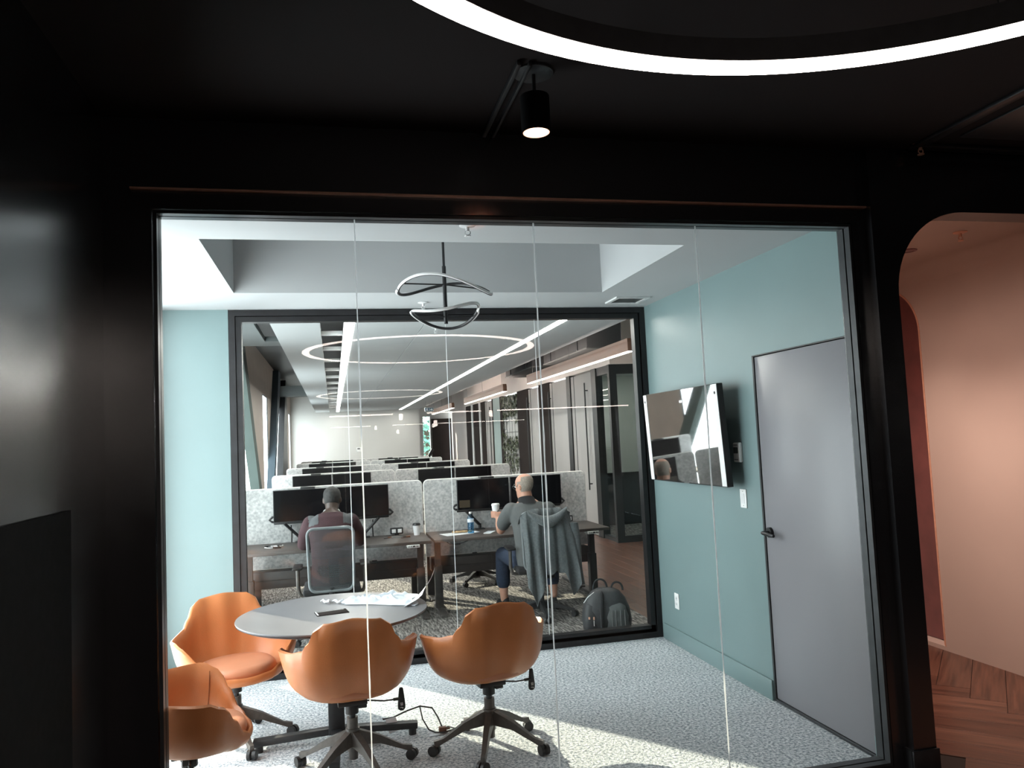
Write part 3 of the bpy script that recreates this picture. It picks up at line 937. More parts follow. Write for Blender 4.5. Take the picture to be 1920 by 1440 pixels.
for i in range(nu):
    fs.append((idx(i, 0), n1+idx(i, 0), n1+idx(i+1, 0), idx(i+1, 0)))
    fs.append((idx(i+1, nv), n1+idx(i+1, nv), n1+idx(i, nv), idx(i, nv)))
for j in range(nv):
    fs.append((idx(0, j+1), n1+idx(0, j+1), n1+idx(0, j), idx(0, j)))
    fs.append((idx(nu, j), n1+idx(nu, j), n1+idx(nu, j+1), idx(nu, j+1)))
mb.add(top+bot, fs)
bagt = thing('carrier_bag', 'crumpled white paper bag with twisted strap lying on the round table', 'bag', (.06, 4.82, TZ+.001), R(-6))
mb.build('bag_body', M['poly'], bagt, 25)
fp = []
nf = 14
A, B = Vector((.335, -.235, .002)), Vector((.44, .10, .012))
A2, B2 = Vector((.44, -.15, .045)), Vector((.53, .23, .135))
f1 = []
for j in range(nf+1):
    v = j/nf
    for i in range(7):
        u = i/6
        p = A.lerp(B, v).lerp(A2.lerp(B2, v), u)
        p += Vector((.012*math.sin(u*PI), 0, .02*math.sin(v*7)*u*.4))
        f1.append(p)
fs = [(j*7+i, j*7+i+1, (j+1)*7+i+1, (j+1)*7+i) for j in range(nf) for i in range(6)]
m2 = MB().add(f1+[p+Vector((.003, -.002, .002)) for p in f1], fs+[tuple(k+len(f1) for k in reversed(f)) for f in fs])
m2.build('stiff_flap', M['paper'], bagt, 40)
pts = [Vector((-.17+.16*k/12, .06-.05*k/12+.012*math.sin(k*1.3), .010+.006*math.sin(k*2.1))) for k in range(13)]
MB().tube(pts, [.004+.006*abs(math.sin(k*1.15)) for k in range(13)], 6).build('twisted_strap', M['paper'], bagt)

# power cord with tag and plug on the carpet under the table
pc = thing('power_cable_coil', 'black power cord with white tag and plug coiled on the carpet beside the table base', 'cord', (.49, 4.60, 0))
loc = lambda p: Vector(p)
cord = [(-.26, .02, .10), (-.20, .03, .10), (-.12, .05, .12), (-.04, .06, .135), (.03, .05, .12), (.06, .02, .07), (.075, -.03, .03)]
MB().tube(cord, .0048, 8).build('cable', M['black_plastic'], pc)
MB().tube([(-.04, .06, .13), (-.03, .03, .07), (.0, -.01, .02), (.03, -.04, .012), (.07, -.06, .012), (.12, -.05, .012), (.15, -.02, .012), (.12, .02, .012), (.08, .0, .012)], .0042, 8).build('cable_loop', M['black_plastic'], pc)
MB().box(.055, .10, -.045, -.015, .005, .035, .006).cyl((.10, -.03, .02), (.12, -.03, .02), .006, 8).build('plug', M['brown_beam'], pc)
MB().box(-.02, .07, -.075, -.072, .004, .006).box(.0, .06, -.075, -.045, .002, .005).build('wrapper', M['poly'], pc)
MB().add([(-.245, .01, .10), (-.185, .02, .105), (-.165, .015, .03), (-.225, .0, .022)], [(0, 1, 2, 3)]).add([(-.245, .013, .10), (-.185, .023, .105), (-.165, .018, .03), (-.225, .003, .022)], [(3, 2, 1, 0)]).build('paper_tag', M['paper'], pc, 0)

# ---- things on the teal wall
tvt = thing('television', 'large wall-mounted television with white film strips on its edges', 'television', (2.452, 5.145, 1.635))
tvt.rotation_euler = (0, R(-2.8), 0)
TW, TH = .605, .338
MB().box(-.008, .034, -TW, TW, -TH, TH, .003).build('casing', M['black_plastic'], tvt)
MB().box(-.0095, -.006, -TW+.004, TW-.004, -TH+.008, TH-.004).build('screen', M['tv'], tvt, 0)
for a, b in ((-TW+.002, -TW+.062), (TW-.060, TW-.002)):
    fo = MB().box(-.012, -.0095, a, b, -TH+.006, TH-.006).build('protective_film', M['white_plastic'], tvt, 0)
    MB().cyl((-.0135, (a+b)/2, TH-.06), (-.011, (a+b)/2, TH-.06), .010, 12).build('film_hole', M['black_plastic'], fo)
MB().box(-.0115, -.0095, -.085, -.035, TH-.098, TH-.080).build('sticker', M['white_plastic'], tvt, 0)
MB().box(.034, .118, -.25, .25, -.12, .12, .01).build('wall_bracket', M['black_metal'], tvt)
MB().box(-.011, -.006, -.06, .02, -TH+.001, -TH+.007).build('bottom_badge', M['grey_plastic'], tvt, 0)

th = thing('thermostat', 'white wall thermostat with small display right of the television', 'thermostat', (XR, 4.585, 1.517))
MB().box(-.026, 0, -.040, .040, -.064, .064, .008).build('housing', M['white_plastic'], th)
MB().box(-.0275, -.024, -.024, .030, -.006, .034).build('display', M['brace_green'], th, 0)
for k in range(4):
    for z in (-.05, .045):
        MB().box(-.0275, -.025, -.022+.013*k, -.013+.013*k, z, z+.007).build('button', M['grey_plastic'], th, 0)
sw = thing('light_switch', 'white wall switch plate below the thermostat', 'switch', (XR, 4.568, 1.218))
MB().box(-.007, 0, -.038, .038, -.06, .06, .002).build('cover_plate', M['white_plastic'], sw)
MB().box(-.010, -.006, -.017, .017, -.032, .032, .001).build('rocker', M['white_metal'], sw)
for z in (-.046, .046):
    MB().cyl((-.0082, 0, z), (-.006, 0, z), .003, 8).build('screw', M['grey_plastic'], sw)
ot = thing('wall_outlet', 'white double wall outlet low on the teal wall', 'outlet', (XR, 5.688, .346))
MB().box(-.007, 0, -.038, .038, -.06, .06, .002).build('cover_plate', M['white_plastic'], ot)
for z in (-.022, .022):
    s_ = MB().box(-.009, -.006, -.016, .016, z-.017, z+.017, .001).build('socket', M['white_metal'], ot)
    MB().box(-.0095, -.0085, -.008, -.005, z-.004, z+.006).box(-.0095, -.0085, .005, .008, z-.004, z+.006).build('slot', M['black_plastic'], s_, 0)

# ---- things on the meeting room ceiling
vt = thing('air_vent', 'white louvred ceiling vent near the right end of partition', 'vent', (2.302, 5.66, ZC))
MB().box(-.14, -.11, -.13, .13, -.012, 0).box(.11, .14, -.13, .13, -.012, 0).box(-.11, .11, -.13, -.10, -.012, 0).box(-.11, .11, .10, .13, -.012, 0).build('vent_frame', M['white_metal'], vt, 0)
MB().box(-.11, .11, -.10, .10, -.002, -.001).build('backing', M['grey_plastic'], vt, 0)
for k in range(9):
    y = -.09+.0225*k
    MB().add([(-.11, y-.008, -.010), (.11, y-.008, -.010), (.11, y+.008, -.003), (-.11, y+.008, -.003)], [(0, 1, 2, 3)]).build('louvre', M['white_metal'], vt, 0)
def sprinkler(x, y, z, m, label):
    s = thing('sprinkler_head', label, 'sprinkler', (x, y, z))
    MB().lathe([(.040, -.001), (.040, -.004), (.025, -.010)], n=20).build('escutcheon', m, s)
    MB().cyl((0, 0, -.03), (0, 0, -.008), .009, 10).tube([(-.012, 0, -.03), (-.014, 0, -.042), (0, 0, -.05), (.014, 0, -.042), (.012, 0, -.03)], .003, 6).build('nozzle', m, s)
    MB().cyl((0, 0, -.056), (0, 0, -.052), .016, 12).build('deflector', m, s)
sprinkler(.691, 5.738, ZC, M['white_metal'], 'white ceiling sprinkler just behind the twisted pendant lamp')
sprinkler(.672, 3.655, ZC, M['white_metal'], 'white ceiling sprinkler close to the top of the front glass')
sprinkler(.95, 7.0, ZC, M['white_metal'], 'white ceiling sprinkler between the office light lines')
sprinkler(3.745, 3.852, 2.80, M['copper'], 'dark sprinkler on the blush ceiling beyond the archway')
dl = thing('downlight', 'dark round recessed downlight at the edge of the archway', 'light', (3.755, 4.31, 2.80))
MB().lathe([(.062, 0), (.062, -.006), (.045, -.006), (.045, 0)], n=24).build('trim_ring', M['burgundy'], dl)
MB().cyl((0, 0, -.001), (0, 0, -.003), .044, 20).build('lens', M['burgundy'], dl)

# twisted two-loop pendant
PX, PY = .70, 4.67
pl = thing('pendant_lamp', 'twisted two-loop pendant lamp hanging in the ceiling recess', 'lamp', (PX, PY, 0))
MB().cyl((0, 0, 2.62), (0, 0, 3.28), .008, 10).cyl((0, 0, 2.40), (0, 0, 2.76), .0125, 12).build('rod', M['black_metal'], pl)
MB().lathe([(.06, 3.30), (.06, 3.275), (.02, 3.27)], n=24).build('canopy', M['black_metal'], pl)
def loop(fn, n=72):
    return [Vector(fn(2*PI*k/n)) for k in range(n)]
f1 = lambda t: (.287*math.cos(t), .285*math.sin(t), 2.632+.032*math.sin(t)-.010*math.cos(t)-.030*math.cos(2*t)+.0375*math.sin(2*t))
f2 = lambda t: (.205*math.cos(t), .20*math.sin(t), 2.458-.030*math.sin(t)+.005*math.cos(t)-.020*math.sin(2*t)+.025*math.cos(2*t))
for f, zarm in ((f1, 2.645), (f2, 2.44)):
    P_ = loop(f)
    hs = MB().tube(P_, .0095, 8, closed=True, cap=False).build('loop_housing', M['black_metal'], pl)
    Q_ = [p+(Vector((p.x, p.y, 0)).normalized()*-.0 + Vector((0, -.0085, .001)) if p.y < .02 else Vector((p.x, p.y, 0)).normalized()*.0085) for p in P_]
    MB().tube(Q_, .0088, 8, closed=True, cap=False).build('diffuser', M['white_plastic'], hs)
    a, b = P_[4], P_[40]
    MB().tube([a, Vector((0, 0, zarm)), b], .0045, 6).build('cross_arm', M['black_metal'], pl)

# ================================================================= lights and fittings of the dark lounge
rl = thing('ring_light', 'large glowing ring light hanging below the black ceiling', 'light', (.706, .492, 2.415))
def flatring(r0, r1, z0, z1, n=120):
    vs, fs = [], []
    for k in range(n):
        c_, s_ = math.cos(2*PI*k/n), math.sin(2*PI*k/n)
        vs += [(r0*c_, r0*s_, z0), (r1*c_, r1*s_, z0), (r1*c_, r1*s_, z1), (r0*c_, r0*s_, z1)]
    for k in range(n):
        a, b = 4*k, 4*((k+1) % n)
        for j in range(4):
            fs.append((a+j, a+(j+1) % 4, b+(j+1) % 4, b+j))
    return MB().add(vs, fs)
flatring(.869, .926, .003, .05).build('housing', M['black_metal'], rl, 30)
flatring(.871, .924, -.001, .004).build('diffuser', M['led_ring'], rl, 30)
for k in range(3):
    a = R(50+120*k)
    MB().cyl((.897*math.cos(a), .897*math.sin(a), .05), (.897*math.cos(a), .897*math.sin(a), ZCOR-2.418), .002, 6).build('suspension_wire', M['black_metal'], rl)

sp = thing('spot_lamp', 'black cylinder spotlight hanging from a round ceiling plate', 'lamp', (.775, 2.704, ZCOR))
MB().lathe([(.075, 0), (.075, -.008), (.072, -.010)], n=36).build('canopy', M['frame'], sp)
MB().cyl((0, 0, -.10), (0, 0, -.008), .007, 10).build('stem', M['black_metal'], sp)
MB().lathe([(.0, -.095), (.054, -.095), (.055, -.1), (.055, -.236), (.050, -.236), (.044, -.17), (0, -.17)], n=36, cap=False).build('cylinder_body', M['black_matte'], sp)
MB().lathe([(.0495, -.235), (.0425, -.185)], n=36, cap=False).build('copper_reflector', M['copper'], sp)
MB().cyl((0, 0, -.184), (0, 0, -.186), .0425, 28).build('lamp_lens', M['led_ring'], sp)
for i, (x, w, lab) in enumerate(((.700, .018, 'left black conduit on the ceiling by spotlight plate'), (.742, .013, 'right black conduit on the ceiling by spotlight plate'))):
    tag(MB().bar((x, 2.62, ZCOR-.010), (x, 3.299, ZCOR-.010), w, .02, .004).build('ceiling_conduit', M['black_metal']), lab, 'conduit', 'ceiling conduits')
ap = thing('ceiling_hatch', 'black ceiling access hatch with raised rim at upper right', 'hatch', (3.42, 2.80, ZCOR))
MB().box(-.56, .60, .36, .42, -.02, 0, .006).box(-.56, .60, -.62, -.56, -.02, 0, .006).box(-.56, -.50, -.56, .36, -.02, 0, .006).box(.54, .60, -.56, .36, -.02, 0, .006).build('rim', M['frame_dark'], ap)
MB().box(-.40, .45, -.45, .26, -.012, 0, .005).build('hatch_panel', M['black_metal'], ap)
sprinkler(2.90, 3.18, ZCOR, M['copper'], 'small copper sprinkler on the black ceiling above archway')

# slim bar lights and little pendants behind the viewer that mirror in the glass
for x0, x1, lab in ((-.03, .69, 'slim lit bar mirrored in the glass, left of three'), (1.09, 1.74, 'slim lit bar mirrored in the glass, middle of three'), (1.94, 3.62, 'slim lit bar mirrored in the glass, longest at right')):
    b = thing('bar_light', lab, 'light', ((x0+x1)/2, -2.4, 2.02))
    h_ = (x1-x0)/2
    MB().box(-h_, h_, -.012, .012, .006, .03).build('housing', M['black_metal'], b, 0)
    MB().box(-h_, h_, -.012, .014, -.006, .007).build('diffuser', M['led_ring'], b, 0)
    for sx in (-h_*.8, h_*.8):
        MB().cyl((sx, 0, .03), (sx, 0, ZCOR-2.02), .0015, 5).build('suspension_wire', M['black_metal'], b)
for x, z, lab in ((.773, 1.99, 'tiny glowing pendant mirrored in the glass, leftmost'), (1.173, 1.90, 'tiny glowing pendant mirrored in the glass, middle'), (1.837, 1.99, 'tiny glowing pendant mirrored in the glass, rightmost')):
    b = thing('bulb_pendant', lab, 'lamp', (x, -2.3, z))
    MB().lathe([(.012, -.045), (.022, -.04), (.022, .02), (.012, .03)], n=12).build('bulb', M['led_ring'], b)
    MB().lathe([(.014, .03), (.014, .09)], n=10).build('socket', M['copper'], b)
    MB().cyl((0, 0, .09), (0, 0, ZCOR-z), .002, 5).build('cord', M['black_metal'], b)

# unseen spots added to light the blush space, without fittings, out of the frame
for x, y, e in ((3.15, 4.6, 105), (3.05, 3.75, 130)):
    l = light('arch_fill_spot', 'SPOT', (x, y, 2.77), e*.34, (1, .74, .62), spot_size=R(178), spot_blend=1, shadow_soft_size=.06)
    l = light('arch_wall_fill', 'SPOT', (x-.1, y, 2.76), e*.85, (1, .76, .64), spot_size=R(78), spot_blend=1, shadow_soft_size=.06)  # tilted spot added to brighten the lower part of the wall
    l.rotation_euler = (Vector((4.27, y+.1, .1))-Vector((x-.1, y, 2.76))).to_track_quat('-Z', 'Y').to_euler()
spot = light('spot_lamp_light', 'SPOT', (.775, 2.704, 2.80), 8, (1, .78, .6), spot_size=R(70), spot_blend=.6, shadow_soft_size=.04)
# ================================================================= open office
for x0, x1, lab in ((.122, .205, 'left long light line in the white office ceiling'), (2.042, 2.112, 'right long light line in the white office ceiling')):
    l = thing('light_line', lab, 'light', ((x0+x1)/2, 6.12, ZC), group='ceiling light lines')
    w_ = (x1-x0)/2
    MB().box(-w_, w_, 0, 18.1, .002, .05).build('housing', M['white_metal'], l, 0)
    MB().box(-w_+.003, w_-.003, .004, 18.096, -.004, .003).build('diffuser', M['led'], l, 0)

# timber-clad bar lamps over the aisle
for i, (y0, y1, lab) in enumerate(((7.12, 11.22, 'nearest brown timber bar lamp hanging over the aisle'), (12.89, 16.98, 'middle brown timber bar lamp hanging over the aisle'), (18.8, 22.76, 'farthest brown timber bar lamp hanging over the aisle'))):
    b = thing('beam_lamp', lab, 'lamp', (2.905, (y0+y1)/2, 2.482), group='timber bar lamps')
    h_ = (y1-y0)/2
    MB().box(-.035, .035, -h_, h_, .004, .105, .003).build('timber_body', M['brown_beam'], b)
    MB().box(-.028, .028, -h_+.004, h_-.004, .0005, .006).build('diffuser', M['led_soft'], b, 0)
    MB().prism([(-.030, .1045), (.030, .1045), (-.030, .128)], 1, -h_+.01, h_-.01).build('added_uplight', M['up_fill'], b, 0)  # glowing wedge added to lighten the bulkhead, sloped away from the panel ceiling
    MB().box(-.035, -.0305, -h_, h_, .10, .131).box(-.0305, .03, -h_, -h_+.009, .10, .131).box(-.0305, .03, h_-.009, h_, .10, .131).build('added_uplight_shield', M['brown_beam'], b, 0)  # lip added to keep the wedge's glow off the panel ceiling
    for y in (-h_*.88, 0, h_*.88):
        MB().cyl((0, y, .1), (0, y, 3.45-2.482), .0025, 5).build('suspension_wire', M['black_metal'], b)

# ducts
M['duct_grey'] = mk('dull_galvanised', (.05, .05, .05, 1), None, 6, .8, spec=.1)
M['duct_dark'] = mk('dull_dark_duct', (.022, .022, .023, 1), None, 6, .85, spec=.1)
for x0, x1, y0, y1, z0, z1, lab in ((3.09, 3.55, 9.0, 11.0, 2.735, 3.06, 'dark metal fan-coil box under the exposed ceiling, nearest'), (3.0, 3.6, 11.3, 13.2, 2.74, 3.0, 'dark metal duct behind the fan-coil box')):
    b = thing('ceiling_duct', lab, 'duct', ((x0+x1)/2, y0, z0))
    w_ = (x1-x0)/2
    MB().box(-w_, w_, 0, y1-y0, .01, z1-z0, .004).build('duct_body', M['duct_dark'], b)
    MB().box(-w_-.01, w_+.01, -.01, y1-y0+.01, 0, .02).build('bottom_flange', M['duct_grey'], b, 0)
    MB().box(-w_-.012, -w_, .35, .39, .02, z1-z0).box(-w_-.012, -w_, y1-y0-.4, y1-y0-.36, .02, z1-z0).build('joint_band', M['frame_dark'], b, 0)
    for sx in (-w_*.8, w_*.8):
        MB().cyl((sx, .3, z1-z0-.01), (sx, .3, 3.45-z0), .006, 6).cyl((sx, y1-y0-.3, z1-z0-.01), (sx, y1-y0-.3, 3.45-z0), .006, 6).build('hanger_rod', M['grey_plastic'], b)

# exit sign: running figure and arrow
ex = thing('exit_sign', 'small dark exit sign with running figure and arrow under the far ceiling', 'sign', (2.46, 20.0, 2.52))
M['sign_navy'] = mk('sign_navy', (.012, .045, .075, 1), None, 10, .5)
MB().box(-.115, .115, 0, .03, -.05, .05, .004).build('sign_box', M['white_plastic'], ex)
MB().box(-.108, -.003, -.003, .0, -.043, .043).box(.003, .108, -.003, 0, -.043, .043).build('sign_panel', M['sign_navy'], ex, 0)
MB().box(.02, .07, -.006, -.003, -.008, .008).prism([(.06, -.026), (.094, 0), (.06, .026)], 1, -.006, -.003).build('arrow', M['white_plastic'], ex, 0)
rn = MB().cyl((-.052, -.006, .028), (-.052, -.003, .028), .008, 10)
for a, b in (((-.055, .018), (-.06, -.006)), ((-.06, -.006), (-.04, -.018)), ((-.04, -.018), (-.045, -.036)), ((-.06, -.006), (-.072, -.02)), ((-.072, -.02), (-.092, -.02)), ((-.055, .016), (-.036, .004)), ((-.055, .016), (-.076, .004))):
    rn.bar((a[0], -.0045, a[1]), (b[0], -.0045, b[1]), .003, .008, upv=(0, 1, 0))
rn.build('running_figure', M['white_plastic'], ex, 0)
for sx in (-.08, .08):
    MB().cyl((sx, .015, .05), (sx, .015, ZC-2.52), .003, 6).build('hanger', M['grey_plastic'], ex)
tb = thing('thermostat', 'tiny white thermostat on the far white end wall', 'thermostat', (.777, 24.6, 1.54))
MB().box(-.075, .075, -.03, 0, -.07, .07, .008).build('housing', M['white_plastic'], tb)
MB().box(-.045, .04, -.032, -.029, .0, .05).build('display', M['grey_plastic'], tb, 0)

# corner booth fittings
bl = thing('booth_light', 'small lit round lamp inside the corner phone booth', 'light', (4.72, 12.3, 2.74))
MB().lathe([(.11, .0), (.11, -.02), (.09, -.025)], n=24).build('housing', M['white_metal'], bl)
MB().cyl((0, 0, -.026), (0, 0, -.030), .088, 24).build('lens', M['booth_lamp'], bl)
struct('ceiling', MB().box(4.34, 6.0, 11.38, 13.5, 2.74, 2.80), M['white_ceiling'], 'white ceiling inside the corner phone booth', 'ceiling')

# ivy niche between the booths
iv = thing('ivy_trellis', 'ivy climbing a wire trellis in the pale niche between booth doors', 'plant', (XW, 18.25, 0))
MB().box(.02, .06, -.8, .8, .01, 2.72).build('backing_panel', M['white_wall'], iv, 0)
tw = MB()
for k in range(6):
    tw.cyl((-.005, -.75+.3*k, .02), (-.005, -.75+.3*k, 2.72), .005, 5)
for k in range(10):
    tw.cyl((-.005, -.8, .2+.27*k), (-.005, .8, .2+.27*k), .005, 5)
tw.build('wire_grid', M['black_metal'], iv, 0)
lf = MB()
random.seed(11)
def leaf(mb, c, s):
    a, b = random.uniform(0, 2*PI), random.uniform(-.5, .5)
    u = Vector((math.sin(b)*.6, math.cos(a), math.sin(a))).normalized()
    n = Vector((-1, random.uniform(-.5, .5), random.uniform(-.2, .6))).normalized()
    v = n.cross(u).normalized()
    c = Vector(c)
    mb.add([c-u*s, c+v*s*.6-u*.2*s, c+v*s*.35+u*.2*s, c+u*s, c-v*s*.35+u*.2*s, c-v*s*.6-u*.2*s], [(0, 1, 2, 3, 4, 5)])
for k in range(620):
    y = random.uniform(-.78, .78)
    z = random.choice([random.uniform(2.05, 2.7), random.uniform(2.2, 2.7), random.uniform(.9, 1.75), random.uniform(.3, 1.6), random.uniform(.5, 2.6)])
    if z > 1.7 and z < 2.2 and abs(y) < .45:
        continue
    leaf(lf, (random.uniform(-.06, -.01), y, z), random.uniform(.045, .08))
lf.build('leaves', M['leaf'], iv, 0, kind='stuff')

# tree outside the corridor window
tr = thing('tree', 'green tree outside the narrow corridor window', 'tree', (4.0, 34, -3))
MB().tube([(0, 0, 0), (.1, 0, 3), (0, .1, 5.5)], [.25, .2, .1], 8).build('trunk', M['bark'], tr)
tf = MB()
for k in range(1600):
    p = Vector((random.gauss(0, 1), random.gauss(0, .8), random.gauss(0, 1.2)))
    if p.length > 2.2:
        continue
    s = random.uniform(.08, .2)
    u = Vector((random.gauss(0, 1), random.gauss(0, 1), random.gauss(0, 1))).normalized()
    x, y = frame_from(u)
    c0 = p+Vector((0, 0, 5))
    tf.add([c0-x*s, c0+y*s*.6, c0+x*s, c0-y*s*.6], [(0, 1, 2, 3)])
tf.build('foliage', M['tree_leaf'], tr, 0, kind='stuff')

# ---- desks, dividers, monitors
DW = 1.765
def make_desk(label):
    t = thing('office_desk', label, 'desk', (0, 0, 0))
    MB().box(-DW/2, DW/2, 0, .712, .714, .742, .003).build('desk_top', M['desk_top'], t)
    for s in (-1, 1):
        x = s*(DW/2-.072)
        lg = MB().box(x-.028, x+.028, .36, .42, .40, .715).build('leg', M['desk_metal'], t, 0)
        MB().box(x-.038, x+.038, .35, .43, .03, .44, .003).build('lower_column', M['desk_metal'], lg)
        MB().box(x-.035, x+.035, .03, .69, .004, .034, .006).build('foot', M['desk_metal'], lg)
    MB().box(-DW/2+.05, DW/2-.05, .34, .44, .676, .714).build('cross_beam', M['desk_metal'], t, 0)
    MB().box(-DW/2+.075, DW/2-.05, .545, .69, .325, .49, .004).box(-DW/2+.075, DW/2-.05, .538, .546, .40, .408).build('cable_tray', M['desk_metal'], t)
    cp = MB().box(DW/2-.235, DW/2-.115, -.012, .10, .688, .714, .003).build('control_panel', M['white_plastic'], t)
    g = MB()
    for k, (x, w) in enumerate(((-.225, .006), (-.212, .006), (-.198, .009), (-.182, .026), (-.148, .009), (-.137, .004), (-.128, .005))):
        g.box(DW/2+x, DW/2+x+w, -.0135, -.011, .695, .708)
    g.build('panel_buttons', M['black_plastic'], cp, 0)
    return t
def rounded(x0, x1, z0, z1, r, n=7):
    pts = [(x0, z0), (x1, z0)]
    pts += [(x1-r+r*math.cos(a), z1-r+r*math.sin(a)) for a in [PI/2*k/n for k in range(n+1)]]
    pts += [(x0+r+r*math.cos(a), z1-r+r*math.sin(a)) for a in [PI/2+PI/2*k/n for k in range(n+1)]]
    return pts
def make_divider(label, w):
    t = thing('desk_divider', label, 'divider')
    po = rounded(-w/2+.006, w/2-.006, .495, 1.277, .045)
    MB().prism(po, 1, -.014, .014).build('felt_panel', M['felt'], t, 30)
    po = rounded(-w/2+.004, w/2-.004, .491, 1.279, .047)
    MB().tube([(x, 0, z) for x, z in po], .0085, 8, closed=True, cap=False).build('edge_trim', M['felt_edge'], t)
    MB().box(-.4, -.35, -.012, .012, .33, .50).box(.35, .4, -.012, .012, .33, .50).build('bracket', M['black_metal'], t, 0)
    return t
def make_monitor(label):
    t = thing('monitor', label, 'monitor')
    MB().box(-.276, .276, -.008, .022, -.158, .160, .003).box(-.14, .14, .02, .04, -.09, .09, .008).build('casing', M['black_plastic'], t)
    MB().box(-.270, .270, -.0092, -.007, -.146, .154).build('screen', M['screen'], t, 0)
    return t
def make_arm(label):
    t = thing('monitor_stand', label, 'monitor stand')
    MB().box(-.56, .56, .035, .055, .935, .953, .003).build('cross_bar', M['black_metal'], t)
    for s in (-1, 1):
        MB().box(s*.275-.05, s*.275+.05, .032, .055, .95, 1.17, .006).build('mount_plate', M['black_metal'], t)
        MB().tube([(s*.50, .04, .96), (s*.575, .03, .965), (s*.60, .03, .985), (s*.575, .035, 1.01), (s*.53, .04, 1.02)], .012, 8).build('end_loop', M['black_metal'], t)
        MB().bar((s*.46, .045, .94), (s*.32, .10, .79), .035, .025, .004).build('arm_link', M['black_metal'], t)
        MB().cyl((s*.315, .105, .744), (s*.315, .105, .80), .018, 12).box(s*.315-.05, s*.315+.05, .06, .15, .742, .752, .003).build('clamp_foot', M['black_metal'], t)
        MB().tube([(s*.40, .06, .92), (s*.395, .09, .84), (s*.40, .12, .745)], .006, 6).build('cable', M['black_plastic'], t)
    MB().box(-.30, -.16, .0, .16, 1.268, 1.290, .003).build('top_clip', M['black_metal'], t)
    return t
ROWS = [8.135, 11.85, 15.5, 19.6, 22.3]
ORD = ['front', 'second', 'third', 'fourth', 'last']
LX, RX = .003, 1.797
SIDE = ((LX, -.03, 'left'), (RX, 1.79, 'right'))
dk = make_desk('brown-grey desk where the man in maroon sits')
dv = make_divider('front left grey felt divider behind the man in maroon\'s monitors', 1.778)
mo = make_monitor('black monitor left of the man in maroon\'s head')
ar = make_arm('black monitor arm behind the man in maroon')
first = True
for i, y in enumerate(ROWS):
    for sx, mx_, nm in SIDE:
        o = ORD[i]
        if i == 0:
            who = 'the man in maroon' if nm == 'left' else 'the grey-haired man'
            dlab = 'brown-grey desk where %s sits' % who
            vlab = '%s grey felt divider facing %s' % ('front left' if nm == 'left' else 'front right', who)
            mlabs = ('black monitor at left of %s' % who, 'black monitor partly behind the head of %s' % who)
            alab = 'black arm holding the monitors of %s' % who
        else:
            dlab = 'brown-grey desk hidden behind dividers, %s row on the %s' % (o, nm)
            vlab = 'grey felt divider with white trim, %s row on the %s' % (o, nm)
            mlabs = ('left black monitor of a pair, %s row on the %s' % (o, nm), 'right black monitor of a pair, %s row on the %s' % (o, nm))
            alab = 'black monitor arm, %s row on the %s' % (o, nm)
        if first:
            D, Vv, A_ = dk, dv, ar
        else:
            D, Vv, A_ = dup(dk), dup(dv), dup(ar)
        D.location, Vv.location, A_.location = (sx, y-.732, 0), (sx, y, 0), (mx_, y-.187, 0)
        D['label'], Vv['label'], A_['label'] = dlab, vlab, alab
        D['group'], Vv['group'], A_['group'] = 'office desks', 'felt desk dividers', 'monitor stands'
        for j, dx in enumerate((-.284, .284)):
            m_ = mo if (first and j == 0) else dup(mo)
            m_.location = (mx_+dx, y-.196, 1.112)
            m_['label'] = mlabs[j]
            m_['group'] = 'desk monitors'
        first = False
for sx, nm in ((LX, 'left'), (RX, 'right')):
    o = dup(dk, (sx, ROWS[0]+.732, 0), PI, 'brown-grey desk on the far side of the front %s divider' % nm, 'office desks')
sw_ = MB().box(1.25, 1.36, 7.928, 7.9295, .985, 1.06).build('lit_window', M['screen_on'], None, 0)
for o in bpy.data.objects:
    if o.name.startswith('monitor') and o.type == 'EMPTY' and o.get('label', '') == 'black monitor at left of the grey-haired man':
        sw_.parent = o
        sw_.location = -Vector(o.location)

